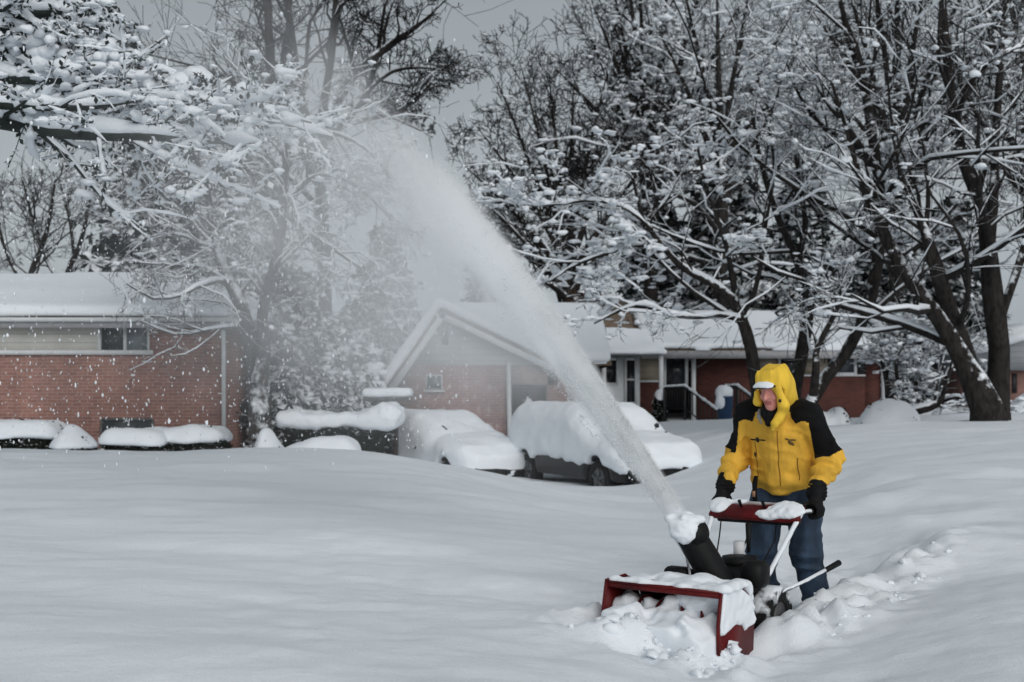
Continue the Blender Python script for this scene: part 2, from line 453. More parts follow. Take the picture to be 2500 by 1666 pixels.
def roof_snow(name, ridge_a, ridge_b, eave_f, eave_b, z_r, z_e, hip_l, hip_r, parent, th=.28, h=.09, seed=0):
    """rounded blanket over a roof: ridge along x from ridge_a to ridge_b at height z_r; eaves at y eave_f / eave_b"""
    (xa, xb), ym = (ridge_a, ridge_b), (eave_f + eave_b) / 2
    def fn(p):
        x, y, z = p[..., 0], p[..., 1], p[..., 2]
        k = (z_r - z_e) / (ym - eave_f)
        n = math.hypot(1, k)
        s1 = (z - (z_e + th + k * (y - eave_f))) / n; s2 = (z - (z_e + th + k * (eave_b - y))) / n
        d = -smin(-s1, -s2, .25)
        if hip_l is not None:
            kl = (z_r - z_e) / max(xa - hip_l, .05); d = -smin(-d, -((z - (z_e + th + kl * (x - hip_l))) / math.hypot(1, kl)), .3); d = np.maximum(d, hip_l - .1 - x)
        else: d = -smin(-d, -(xa - x), .2)
        if hip_r is not None:
            kr = (z_r - z_e) / max(hip_r - xb, .05); d = -smin(-d, -((z - (z_e + th + kr * (hip_r - x))) / math.hypot(1, kr)), .3); d = np.maximum(d, x - hip_r - .1)
        else: d = -smin(-d, -(x - xb), .2)
        d = -smin(-d, -(eave_f - .06 - y), .16); d = -smin(-d, -(y - eave_b - .06), .16)
        lowf = z_e + .02 + k * (y - eave_f); lowb = z_e + .02 + k * (eave_b - y)
        low = np.minimum(lowf, lowb)
        if hip_l is not None: low = np.minimum(low, z_e + .02 + kl * (x - hip_l))
        if hip_r is not None: low = np.minimum(low, z_e + .02 + kr * (hip_r - x))
        d = np.maximum(d, (low - .03 - z) / n)
        return d + .035 * fbm(p * np.array([.7, .7, .7]) + seed, 2, 71)
    l = (hip_l if hip_l is not None else xa) - .4; r_ = (hip_r if hip_r is not None else xb) + .4
    return blob(name, fn, (l, eave_f - .5, z_e - .25), (r_, eave_b + .5, z_r + th + .5), h, SNOWR, parent, 2)
def roof_deck(name, x0, x1, eave_f, eave_b, z_r, z_e, hip_l, hip_r, m, parent, t=.06):
    ym = (eave_f + eave_b) / 2
    xl = hip_l if hip_l is not None else x0; xr = hip_r if hip_r is not None else x1
    mb = MB()
    top = [(xl, eave_f, z_e), (xr, eave_f, z_e), (xr, eave_b, z_e), (xl, eave_b, z_e), (x0, ym, z_r), (x1, ym, z_r)]
    v = top + [(a, b, c - t) for a, b, c in top]
    q = [(0,1,5,4),(2,3,4,5),(7,6,10,11),(9,8,11,10),(0,6,7,1),(2,8,9,3)]
    tr = [(1,2,5),(3,0,4),(7,11,8),(9,10,6),(1,7,8),(1,8,2),(3,9,6),(3,6,0)]
    return mb.add(v, q, tr).build(name, m, parent)

# ---- house on the left -------------------------------------------------
def left_house():
    d = 26.0; gx0, gx1 = -19.0, X(545, d); zs = Z(786, d); zb = -.2
    h = thing('brick_house', 'pink brick ranch house with cream panel and small curtained window, left', 'house', (gx1, d, 0.0))
    o = -gx1                              # local x = world x - gx1
    hx0 = gx0 - gx1; dep = 8.0
    wx0, wx1 = X(245, d) - gx1, X(365, d) - gx1; wz0, wz1 = Z(862, d), Z(787, d)
    mb = MB()
    # front wall built round the window and panel band, other three sides plain
    mb.box(hx0, 0, 0, .25, zb, wz0); mb.box(wx1, 0, 0, .25, wz0, zs)
    mb.box(-.25, 0, .25, dep, zb, zs); mb.box(hx0, -.25, dep - .25, dep, zb, zs); mb.box(hx0, hx0 + .25, .25, dep - .25, zb, zs)
    mb.build('wall', BRICK_L, h)
    MB().box(hx0, wx0 - .06, .005, .2, wz0 + .06, zs - .02).build('cream_panel', SIDE_CREAM, h)
    w = MB().box(wx0 - .06, wx0, .0, .14, wz0, zs - .01).box(wx1 - .05, wx1, .0, .14, wz0, zs - .01).box(wx0, wx1 - .05, .0, .14, zs - .06, zs - .01).box((wx0 + wx1) / 2 - .04, (wx0 + wx1) / 2 + .02, .01, .13, wz0, zs - .06).build('window_frame', WHITE, h)
    MB().box(wx0, (wx0 + wx1) / 2 - .04, .08, .1, wz0 + .06, zs - .06).build('pane', GLASS, w)
    c = MB().box((wx0 + wx1) / 2 + .02, wx1 - .05, .08, .1, wz0 + .06, zs - .06).build('curtained_pane', CURTAIN, w); c['label'] = 'pale curtained half of the window'
    MB().box(hx0, wx1 + .08, -.07, .2, wz0 - .04, wz0 + .058).build('sill', WHITE, h)
    # basement window in a well
    bx0, bx1 = X(250, d) - gx1, X(372, d) - gx1
    bw = MB().box(bx0, bx1, -.03, .02, Z(1024, d) - .03, Z(1024, d) + .03).box(bx0 - .04, bx0, -.03, .02, .3, Z(1024, d)).box(bx1, bx1 + .04, -.03, .02, .3, Z(1024, d)).build('basement_window', plain('dim grey frame', (.1, .1, .1), .7), h)
    MB().box(bx0, bx1, -.012, .0, .2, Z(1024, d) - .03).build('pane', glass_mat('grey glass', (.04, .045, .048), .3), bw)
    # roof
    ef, eb, ze, zr = -.38, dep + .5, Z(782, d - .5), Z(690, d + 4)
    rf = roof_deck('roof', hx0, X(478, d + 4) - gx1, ef, eb, zr, ze + .04, None, .62, SHINGLE, h)
    roof_snow('roof_snow', hx0 - .3, X(478, d + 4) - gx1, ef, eb, zr, ze + .06, None, .66, rf, .30, .1)
    MB().box(hx0, .52, ef - .02, ef + .03, ze - .16, ze + .03).box(.52, .57, ef - .02, eb, ze - .16, ze + .03).build('fascia', FASCIA, rf)
    MB().box(hx0, .5, ef - .12, ef - .025, ze - .03, ze + .06).build('gutter', WHITE, rf)
    MB().box(hx0, .52, ef + .03, 0, zs, zs + .03).build('soffit', SIDE_CREAM, rf)
    p = MB().tube([(.03, -.08, .1), (.03, -.08, zs - .35), (.06, -.25, zs - .1), (.08, ef - .07, ze - .02)], .05, 8).build('downspout', WHITE, h)
left_house()

# ---- house in the middle ----------------------------------------------
def middle_house():
    d = 31.0; cx = X(1090, d)
    h = thing('gabled_house', 'grey gabled house with garage opening, half hidden by the blown snow', 'house', (cx, d, 0))
    L = lambda px, dd=d: X(px, dd) - cx
    zpk = Z(766, d); zl = Z(935, d); zr = Z(880, d); zb = -.5
    xl, xr = L(962), L(1300)
    zsid = Z(892, d)                              # brick below, siding above
    xl2 = xl + (L(1080) - xl) * (zsid - zl) / (zpk - zl)
    MB().prism([(xl + .1, zb), (L(1240), zb), (L(1240), zsid), (xl2, zsid), (xl + .1, zl)], 0, .2).build('wall', BRICK_M, h)
    # right of the post: brick above a garage opening
    MB().box(L(1250), xr + .4, 0, .2, Z(940, d), zsid).box(L(1335), xr + .9, 0, .2, zb, Z(940, d)).box(xr + .65, xr + .9, .2, 7, zb, zsid).box(xl + .12, xl + .35, .2, 7, zb, zl - .1).build('brick_wall', BRICK_M, h)
    MB().prism([(xl2, zsid + .002), (xr + .4, zsid + .002), (xr, zr), (L(1080), zpk)], .03, .2).build('gable_siding', SIDE_GREY, h)
    g = MB().box(L(1252), L(1333), .5, .56, zb, Z(945, d)).build('garage_door', plain('dim brown garage door', (.075, .045, .04), .7, .3, 3), h)
    v = MB().box(L(1085) - .06, L(1085) + .1, -.02, .04, Z(842, d), Z(792, d)).build('vent', plain('dark vent', (.05, .055, .06), .8, .3, 6), h)
    wf = MB().box(L(1040), L(1080), -.03, .02, Z(952, d), Z(915, d)).box(L(1034), L(1086), -.08, .03, Z(958, d), Z(953, d)).build('window', WHITE, h)
    MB().box(L(1043), L(1077), -.04, -.032, Z(949, d), Z(918, d)).build('pane', glass_mat('grey pane', (.07, .08, .085), .3), wf)
    MB().tube([(L(1245), -.12, zb), (L(1242), -.12, Z(885, d))], .065, 8).build('corner_post', WHITE, h)
    # left rake: a broad white board with snow
    def slab(a, b, t0, t1, y0, y1):
        (ax, az), (bx, bz) = a, b; l = math.hypot(bx - ax, bz - az); nx, nz = -(bz - az) / l, (bx - ax) / l
        if nz < 0: nx, nz = -nx, -nz
        return [(ax + nx * t0, az + nz * t0), (bx + nx * t0, bz + nz * t0), (bx + nx * t1, bz + nz * t1), (ax + nx * t1, az + nz * t1)]
    pk = (L(1080), zpk + .02); le = (xl - .18, zl - .25); re = (xr + .55, zr - .16)
    rf = MB().prism(slab(pk, le, .0, .08, 0, 0), -.35, 7).prism(slab(pk, re, .0, .08, 0, 0), -.35, 7).build('roof', SHINGLE, h)
    MB().prism(slab(pk, le, -.16, .0, 0, 0), -.42, -.36).prism(slab(pk, re, -.16, .0, 0, 0), -.42, -.36).build('rake_board', WHITE, rf)
    def sn(p):
        x, y, z = p[..., 0], p[..., 1], p[..., 2]
        def pl(a, b, off):
            (ax, az), (bx, bz) = a, b; l = math.hypot(bx - ax, bz - az); nx, nz = -(bz - az) / l, (bx - ax) / l
            if nz < 0: nx, nz = -nx, -nz
            return (x - ax) * nx + (z - az) * nz - off
        top = -smin(-pl(pk, le, .34), -pl(pk, re, .34), .12); bot = np.maximum(pl(pk, le, .08), pl(pk, re, .08))
        dd = np.maximum(top, -bot)
        dd = -smin(-dd, -(-.42 - y), .1); dd = np.maximum(dd, np.maximum(y - 7, np.maximum(le[0] - .08 - x, x - re[0] - .08)))
        return dd + .03 * fbm(p * .8, 2, 81)
    blob('roof_snow', sn, (le[0] - .4, -.8, zl - .8), (re[0] + .5, 7.3, zpk + .9), .09, SNOWR, rf, 2)
    # main block behind: ridge along the street
    d2 = 2.2
    zr2 = Z(757, d + d2 + 3); x0, x1 = L(1100, d + 5), L(1440, d + 5)
    w2 = MB().box(x0, x1, d2, d2 + 6, zb, zr + .1).build('rear_wing', SIDE_GREY, h)
    r2 = roof_deck('rear_roof', x0 - .3, x1 + .4, d2 - .4, d2 + 6.4, zr2, zr - .05, None, None, SHINGLE, h)
    roof_snow('roof_snow', x0 - .3, x1 + .4, d2 - .4, d2 + 6.4, zr2, zr - .03, None, None, r2, .3, .11, 3)
middle_house()

# ---- house on the right -----------------------------------------------
def right_house():
    d = 38.0; cx = X(2150, d)
    h = thing('ranch_house', 'long dark brick ranch house with snowy roof and porch steps, right', 'house', (cx, d, 0))
    L = lambda px, dd=d: X(px, dd) - cx
    zs = Z(866, d); zb = .3; dep = 8.0; zm = Z(918, d)
    x0 = L(1415)
    # brick: below the band all along, full height in two stretches
    b = MB()
    b.box(L(1562), L(1622), 0, .2, zb, Z(930, d)); b.box(L(1690), L(1852), 0, .2, zb, zs - .01)
    b.box(L(1852), L(2112), 0, .2, zb, Z(916, d)); b.box(L(2112), 0, 0, .2, zb, zs - .01); b.box(-.2, 0, .2, dep, zb, zs)
    b.box(x0, -.2, dep - .2, dep, zb, zs); b.box(x0, x0 + .2, .2, dep - .2, zb, zs)
    b.build('wall', BRICK_R, h)
    for a_, b_, y_ in ((1562, 1620, 930), (1852, 1900, 916), (1962, 2022, 916)): MB().box(L(a_), L(b_), .03, .18, Z(y_, d), zs - .01).build('tan_siding', SIDE_TAN, h)
    MB().box(L(1562), L(1622), -.05, .2, Z(932, d) - .02, Z(929, d)).build('sill', WHITE, h); MB().box(L(1852), L(2112), -.05, .02, Z(919, d), Z(915, d)).build('sill', WHITE, h)
    # porch wall with white frames, a large pane and the door
    pw = MB().box(x0, L(1562), -.02, .18, zb, Z(870, d)).build('porch_front', WHITE, h)
    def opening(name, pa, pb, ya, yb, fr, parent, m=GLASS, mid=None):
        x_0, x_1, z0, z1 = L(pa), L(pb), Z(yb, d), Z(ya, d)
        w = MB().box(x_0 - fr, x_0, -.06, .02, z0 - fr, z1 + fr).box(x_1, x_1 + fr, -.06, .02, z0 - fr, z1 + fr).box(x_0, x_1, -.06, .02, z1, z1 + fr).box(x_0, x_1, -.06, .02, z0 - fr, z0)
        if mid: w.box(x_0, x_1, -.05, .01, Z(mid, d) - .03, Z(mid, d) + .03)
        w = w.build(name, WHITE, parent)
        MB().box(x_0, x_1, -.03, -.024, z0, z1).build('pane', m, w)
        return w
    opening('window', 1448, 1504, 880, 935, .07, h)
    opening('door', 1530, 1549, 880, 982, .08, h, mid=927)
    opening('window', 1626, 1672, 874, 940, .10, h)
    opening('window', 1905, 1952, 866, 914, .07, h)
    wn = opening('window', 2034, 2084, 866, 910, .09, h, glass_mat('reflecting glass', (.03, .038, .045), .1))
    MB().box(L(2094), L(2111), -.04, .0, Z(914, d), Z(866, d)).build('shutter', DARKW, h)
    # roof
    ef, eb, ze = -.7, dep + .6, Z(860, d - .7)
    zr = Z(768, d + 4)
    rf = roof_deck('roof', L(1560), L(2045, d + 4), ef, eb, zr, ze + .05, None, .7, SHINGLE, h)
    roof_snow('roof_snow', L(1570), L(2045, d + 4), ef, eb, zr, ze + .07, None, .75, rf, .22, .11, 9)
    MB().box(L(1560), .68, ef - .03, ef + .03, ze - .2, ze + .04).box(.63, .68, ef + .03, eb, ze - .2, ze + .04).build('fascia', FASCIA, rf)
    MB().box(L(1560), .62, ef + .03, 0, zs, zs + .03).build('soffit', FASCIA, rf)
    # lower porch roof on the left with its own snow, bare shingles above it
    ex = 1.1; zp = Z(866, d - ex)
    p = MB().prism([(-ex, zp), (.3, zp), (.3, zp + .75)], x0 - .3, L(1612), 'x').build('porch_roof', FASCIA, h)
    def ps(q):
        x, y, z = q[..., 0], q[..., 1], q[..., 2]
        k = .5; s = (z - (zp + .16 + k * (y + ex))) / math.hypot(1, k)
        dd = np.maximum(s, (zp + .03 + k * (y + ex) - z)); dd = -smin(-dd, -(-ex - .1 - y), .1)
        dd = np.maximum(dd, np.maximum(np.maximum(x0 - .35 - x, x - L(1616)), y - .45))
        return dd + .04 * fbm(q * 1.3, 2, 91)
    blob('porch_roof_snow', ps, (x0 - .6, -ex - .4, zp - .1), (L(1630), .7, zp + 1.3), .06, SNOWR, p, 2)
    up = MB().prism([(.28, zp + .55), (3.2, zp + 2.0), (3.2, zp + .4), (.28, zp + .4)], x0 - .2, L(1556), 'x').build('bare_shingles', SHINGLE, h)
    for x_, y_, z_ in ((L(1470, d - ex), -ex + .08, zp), (L(1612) - .16, -ex + .08, zp), (L(1688) - .02, -.2, zs)): MB().box(x_, x_ + .13, y_, y_ + .12, zb, z_).build('porch_post', WHITE, h)
    MB().tube([(.06, -.08, .6), (.04, -.08, zs - .3), (.3, ef - .05, ze - .04)], .055, 8).build('downspout', WHITE, h)
right_house()

def far_house():
    d = 50.0; cx = X(2520, d)
    h = thing('far_brick_house', 'distant red brick house with white gable, beyond the forked tree trunk', 'house', (cx, d, 0))
    L = lambda px: X(px, d) - cx
    MB().box(L(2415), L(2760), 0, 6, .4, Z(905, d)).build('wall', BRICK_L, h)
    MB().box(L(2470), L(2482), -.04, .01, Z(960, d), Z(912, d)).build('window', DARKW, h)
    MB().prism([(L(2405), Z(905, d) + .003), (L(2770), Z(905, d) + .003), (L(2770), Z(800, d)), (L(2600), Z(790, d)), (L(2405), Z(855, d))], -.3, 6.2).build('gable', siding_mat('white siding', (.42, .44, .46), .25), h)
    MB().prism([(L(2395), Z(862, d)), (L(2600), Z(797, d)), (L(2600), Z(775, d)), (L(2395), Z(842, d))], -.5, 6.4).build('roof_snow', SNOWR, h)
far_house()

# ---- things round the porch -------------------------------------------
def railing(name, label, pts, base_drop, n, d0):
    """pts: polyline of the top rail in world space"""
    t = thing(name, label, 'railing', (pts[0][0], pts[0][1], pts[0][2] - base_drop))
    o = np.array([pts[0][0], pts[0][1], pts[0][2] - base_drop]); pl = [np.array(p) - o for p in pts]
    MB().tube(pl, .03, 8).build('top_rail', DARKW, t)
    low = [p - np.array([0, 0, base_drop * .82]) for p in pl]
    MB().tube(low, .02, 6).build('lower_rail', DARKW, t)
    for i, p in enumerate(pl): MB().rbox((0, 0, 0), (.075, .075, base_drop + .3), .008, Matrix.Translation(Vector(p) + Vector((0, 0, -(base_drop + .3) / 2)))).build('post', DARKW, t)
    for i in range(len(pl) - 1):
        for s in np.linspace(0, 1, n + 2)[1:-1]:
            a = pl[i] * (1 - s) + pl[i + 1] * s; b = low[i] * (1 - s) + low[i + 1] * s
            MB().tube([a, b], .019, 5).build('baluster', DARKW, t)
    def sn(q):
        dd = chain(q, [p + np.array([0, 0, .055]) for p in pl], [.042] * len(pl), .02)
        return dd + .015 * fbm(q * 7, 2, 13)
    A = np.array(pl); blob('snow_cap', sn, A.min(0) - .15, A.max(0) + .22, .03, SNOW, t, 1)
    return t
railing('stair_railing', 'black stair railing topped with snow, below the window by the porch', [P(1622, 948, 36.5), P(1672, 945, 36), P(1750, 1003, 34)], .8, 7, 36)
railing('stair_railing', 'second black stair railing with snowy rail, beside the blue bin', [P(1772, 944, 36.8), P(1800, 944, 36.4), P(1858, 988, 34.6)], .8, 6, 36)

def bin_():
    d = 35.2; x, z0 = X(1768, d), Z(1003, d)
    t = thing('trash_bin', 'blue round bin wearing a dome of snow beside the porch steps', 'bin', (x, d, z0 - .35))
    BL = plain('blue plastic', (.012, .04, .10), .45, .2, 6)
    mb = MB(); k = 20
    prof = [(.2, 0), (.23, .02), (.26, .72), (.275, .74), (.275, .78), (.24, .78)]
    v = [(r * math.cos(a), r * math.sin(a), z) for r, z in prof for a in np.arange(k) * 2 * math.pi / k]
    q = [(i * k + j, i * k + (j + 1) % k, (i + 1) * k + (j + 1) % k, (i + 1) * k + j) for i in range(len(prof) - 1) for j in range(k)]
    mb.add(v, q).build('body', BL, t, True)
    blob('snow_dome', lambda p: smin(elld(p, (0, 0, .86), (.27, .27, .26)), elld(p, (-.14, -.18, .6), (.16, .12, .2)), .1) + .02 * fbm(p * 6, 2, 3), (-.5, -.5, .3), (.5, .5, 1.3), .03, SNOW, t)
bin_()

def pillar():
    d = 25.5; x = X(948, d); z0 = gz(x, d)
    t = thing('brick_grill', 'stubby dark brick pillar with snowy slab top behind the hedge', 'pillar', (x, d, z0 - .1))
    DB = brick_mat('sooty brick', (.05, .035, .034), (.03, .022, .022), (.07, .06, .06))
    zt = Z(968, d) - z0 + .1
    MB().rbox((-.02, .1, zt / 2 - .1), (.42, .42, zt), .015).build('shaft', DB, t)
    MB().rbox((-.02, .1, zt - .06), (1.0, .6, .10), .02).rbox((.0, .1, zt - .22), (.62, .5, .1), .02).build('slab', plain('dark slab', (.05, .045, .045), .9, .3, 5), t)
    blob('snow_cap', lambda p: smin(boxd(p, (-.02, .1, zt + .08), (.53, .33, .10), .09), elld(p, (.2, -.12, zt - .28), (.16, .12, .09)), .03) + .02 * fbm(p * 4, 2, 5), (-.8, -.5, zt - .5), (.8, .7, zt + .4), .03, SNOW, t)
pillar()
# ================================================================== trees
def resample(p, M):
    """smooth polyline (K,4: xyz + radius) -> (M,4)"""
    p = np.asarray(p, float)
    if len(p) == 2: 
        t = np.linspace(0, 1, M)[:, None]; return p[0] * (1 - t) + p[1] * t
    q = np.vstack([2 * p[0] - p[1], p, 2 * p[-1] - p[-2]])
    s = np.concatenate([[0], np.cumsum(np.linalg.norm(np.diff(p[:, :3], axis=0), axis=1))]); u = np.linspace(0, s[-1], M)
    out = []
    for x in u:
        i = min(max(np.searchsorted(s, x, 'right') - 1, 0), len(p) - 2); t = (x - s[i]) / (s[i + 1] - s[i] + 1e-9)
        a, b, c, d = q[i], q[i + 1], q[i + 2], q[i + 3]
        out.append(.5 * ((2 * b) + (c - a) * t + (2 * a - 5 * b + 4 * c - d) * t * t + (3 * b - a - 3 * c + d) * t ** 3))
    return np.array(out)
def spawn(Pt, Rd, n, r, s=(.25, 1.0), ang=(50, 15), length=(.5, .2), rr=.6, M=5, wob=.18, up=.06, rmin=.008, taper=.25, flat=0.0, minz=-1.0):
    """children of N limbs: n each; length is a share of the parent's, angle in degrees off its line"""
    N, K, _ = Pt.shape
    i = np.repeat(np.arange(N), n); m = len(i)
    sv = (s[0] + (s[1] - s[0]) * ((np.tile(np.arange(n), N) + r.uniform(0, 1, m)) / n)).clip(0, .999)
    f = sv * (K - 1); k = np.floor(f).astype(int); t = (f - k)[:, None]
    p0 = Pt[i, k] * (1 - t) + Pt[i, k + 1] * t
    T = Pt[i, k + 1] - Pt[i, k]; T /= np.linalg.norm(T, axis=1, keepdims=True) + 1e-9
    rp = Rd[i, k] * (1 - t[:, 0]) + Rd[i, k + 1] * t[:, 0]
    Lp = np.linalg.norm(np.diff(Pt, axis=1), axis=2).sum(1)[i]
    v = r.normal(0, 1, (m, 3)); v[:, 2] *= 1 - flat
    v -= (v * T).sum(1, keepdims=True) * T; v /= np.linalg.norm(v, axis=1, keepdims=True) + 1e-9
    a = np.radians(r.normal(ang[0], ang[1], m))[:, None]
    D = T * np.cos(a) + v * np.sin(a)
    D[:, 2] = np.maximum(D[:, 2], minz)
    L = Lp * np.clip(r.normal(length[0], length[1], m), .12, 1.2) * (1.15 - .55 * sv)
    out = np.zeros((m, M, 3)); out[:, 0] = p0; p = p0.copy()
    for j in range(1, M):
        D = D + r.normal(0, wob, (m, 3)) + np.array([0, 0, up]); D[:, 2] = np.maximum(D[:, 2], minz); D /= np.linalg.norm(D, axis=1, keepdims=True)
        p = p + D * (L / (M - 1))[:, None]; out[:, j] = p
    r0 = np.maximum(rp * rr * r.uniform(.7, 1.0, m), rmin)
    R2 = np.maximum(r0[:, None] * (1 - (1 - taper) * np.linspace(0, 1, M)[None]), rmin * .8)
    return out, R2
def snow_on(levels, r, amount, depth, k=5, lift=.8):
    """snow lying along limbs, broken into lengths"""
    V, Q, n = [], [], 0
    for Pt, Rd in levels:
        if not len(Pt): continue
        T = np.gradient(Pt, axis=1); T /= np.linalg.norm(T, axis=2, keepdims=True) + 1e-9
        hz = np.sqrt(np.clip(1 - T[..., 2] ** 2, 0, 1))
        keep = r.uniform(0, 1, len(Pt)) < amount
        if not keep.any(): continue
        Pt, Rd, hz = Pt[keep], Rd[keep], hz[keep]
        rs = (depth * .6 + Rd * .75) * hz ** 1.5 * r.uniform(.45, 1.15, Rd.shape)
        rs[:, 0] *= .6; rs[:, -1] *= .3
        p = Pt.copy(); p[..., 2] += Rd * lift + rs * .35
        v, q = tubes(p, rs, k); V.append(v); Q.append(q + n); n += len(v)
    return (np.vstack(V), np.vstack(Q)) if V else (np.zeros((0, 3)), np.zeros((0, 4), int))
def clumps(levels, r, n, size):
    pts = np.vstack([Pt.reshape(-1, 3) for Pt, _ in levels])
    c = pts[r.integers(0, len(pts), n)] + r.normal(0, size * .25, (n, 3)); s = r.gamma(4.0, size / 4.0, n).clip(size * .3, size * 1.7)
    c[:, 2] += s * .3
    return blobs(c, s * 1.12, r, .5, .68, np.concatenate([r.uniform(.8, 1.8, (n, 2)), np.ones((n, 1))], 1) * .8)
def join(parts):
    V, F4, F3, n = [], [], [], 0
    for v, f in parts:
        if len(v) == 0: continue
        V.append(v); (F4 if f.shape[1] == 4 else F3).append(f + n); n += len(v)
    return np.vstack(V), [np.vstack(x) for x in (F4, F3) if x]

def px_stems(stems, d, r, M=18, wig=.5):
    """stems drawn as photo positions with widths -> polylines standing at distance d with some depth"""
    P_, R_ = [], []
    for pts in stems:
        K = len(pts); dd = d + np.cumsum(r.normal(0, wig * .4, K)) * (np.arange(K) > 0)
        rows = []
        for (px, py, w, *dz), di in zip(pts, dd):
            di = di + (dz[0] if dz else 0)
            rows.append([*P(px, py, di), w * .5 * di / F])
        q = resample(rows, M); P_.append(q[:, :3]); R_.append(q[:, 3])
    return np.array(P_), np.array(R_).clip(.004, None)

def bare_tree(name, label, stems, d, seed, lv, rmin=.35, group=None, bark=BARK, twig=TWIG, snow=(.8, .05), clump=(300, .05), wig=.5, world=None, k0=10, nsl=2):
    """lv: list of dicts for spawn; the stems become the trunk mesh, the rest the crown"""
    r = np.random.default_rng(seed)
    St, Sr = px_stems(stems, d, r, wig=wig) if world is None else world
    base = St[0, 0].copy(); base[2] = min(base[2], gz(base[0], base[1]))
    t = thing(name, label, 'tree', base, 0, group)
    g = np.linspace(0, 1, St.shape[1]); Sr = Sr * (1 + .09 * vnoise(np.stack([St[..., 2] * 3, St[..., 0] * 3, St[..., 1]], -1), seed))
    v, q = tubes(St - base, Sr, k0)
    # gnarled bark outline
    v = v + .10 * np.repeat(Sr.ravel(), k0)[:, None] * np.stack([vnoise(v * 5 + 3, 1), vnoise(v * 5 + 9, 2), 0 * v[:, 0]], -1)
    link('trunk', mesh('trunk', v, [q], bark), t)
    rm = rmin * d / 1188.0
    cur, levels = (St, Sr), []
    for j, kw in enumerate(lv):
        kw = dict(kw); kw.setdefault('rmin', rm)
        cur = spawn(*cur, r=r, **kw); levels.append(cur)
    parts = []
    for j, (Pt, Rd) in enumerate(levels):
        v, q = tubes(Pt - base, Rd, 6 if j == 0 else (4 if j == 1 else 3)); parts.append((v, q))
    v, f = join(parts); link('crown', mesh('crown', v, f, twig), t)
    sp = []
    if snow[0] > 0:
        sp.append(snow_on([(St - base, Sr)], r, 1.0, snow[1] * 1.3, 8, .5))
        sp.append(snow_on([(a - base, b) for a, b in levels[:nsl]], r, min(1, snow[0] * 1.4), snow[1])); sp.append(snow_on([(a - base, b) for a, b in levels[nsl:nsl + 1]], r, snow[0] * .3, snow[1] * .6, 4))
    if clump[0]: sp.append(clumps([(a - base, b) for a, b in levels], r, clump[0], clump[1]))
    if sp:
        v, f = join(sp); link('snow', mesh('snow', v, f, SNOWF), t)
    return t, levels, base

LV = lambda a=7, b=6, c=4, up=.08, al=(48, 14), l1=(.5, .15), tw=3: [
    dict(n=a, s=(.22, 1.0), ang=al, length=l1, rr=.55, M=9, wob=.2, up=up, minz=-.08),
    dict(n=b, s=(.2, 1.0), ang=(46, 15), length=(.5, .15), rr=.55, M=5, wob=.28, up=up * .7),
    dict(n=c, s=(.2, 1.0), ang=(42, 16), length=(.55, .18), rr=.6, M=4, wob=.2, up=up * .5),
    dict(n=tw, s=(.2, 1.0), ang=(42, 18), length=(.6, .2), rr=.7, M=3, wob=.2, up=.03)]
droop = lambda L, u: [dict(x, up=u * (1 if i else .3)) for i, x in enumerate(L)]

# A: the forked tree at the right edge
bare_tree('forked_tree', 'big dark tree with several stems forking low, at the right edge', [
    [(2418,1075,92),(2412,1010,84),(2385,945,66),(2345,870,46),(2300,790,40),(2245,715,36),(2195,640,32),(2150,555,26),(2105,450,18),(2070,330,11),(2030,200,7)],
    [(2400,985,60),(2375,920,50),(2345,830,44),(2312,740,40),(2288,660,38),(2268,600,34),(2255,555,20),(2215,470,12),(2185,360,8),(2170,240,5)],
    [(2436,1070,70),(2434,980,56),(2440,880,50),(2432,780,50),(2420,690,50),(2412,600,40),(2395,500,32),(2350,390,28),(2325,270,25),(2312,140,22),(2300,0,18),(2290,-160,12)],
    [(2432,800,30),(2462,720,22),(2490,640,20),(2520,540,16),(2560,400,12),(2600,250,8)],
    [(2415,600,30),(2425,480,24),(2430,350,20),(2438,220,17),(2450,60,13),(2465,-120,8)],
    [(2330,300,18),(2372,200,14),(2420,150,11),(2500,110,8)]],
    24.5, 101, LV(8, 6, 4, .07), snow=(.6, .04), clump=(600, .042))
# B: several stems behind the person
bare_tree('slanting_tree', 'slim tree with snow-lined slanting stems standing behind the man', [
    [(1972,1015,34),(1985,975,30),(2020,915,34),(2075,850,32),(2108,775,30),(2132,700,32),(2145,610,30),(2152,520,27),(2140,400,26),(2122,280,22),(2100,150,17),(2060,40,12),(2030,-90,8)],
    [(1986,965,22),(1992,900,20),(1994,855,16),(2020,800,14),(2046,750,12),(2065,700,9),(2090,640,6)],
    [(2145,420,26),(2105,370,22),(2060,300,17),(2020,250,12),(1985,190,8)],
    [(2140,600,20),(2165,540,17),(2200,480,13),(2250,410,9),(2300,330,6)],
    [(2108,380,22),(2060,340,16),(2005,305,12),(1950,230,8),(1920,150,6)]],
    25.5, 102, LV(9, 6, 4, .06), snow=(.75, .042), clump=(900, .045))
bare_tree('upright_tree', 'dark upright tree splitting into two leaning leaders just behind the yellow hood', [
    [(1930,1010,34),(1945,935,30),(1958,860,30),(1970,785,28),(1974,730,26),(1955,660,20),(1925,590,18),(1895,520,16),(1870,440,14),(1850,360,10),(1835,270,6)],
    [(1972,745,24),(1998,705,18),(2030,655,16),(2065,615,14),(2120,605,11),(2190,596,9),(2250,585,6)],
    [(1945,640,17),(1965,560,14),(1958,480,12),(1945,400,9),(1930,300,6)],
    [(1985,720,14),(2020,640,12),(2070,570,11),(2120,500,9),(2170,430,6)]],
    28.5, 103, LV(8, 6, 4, .05), snow=(.75, .045), clump=(900, .048))
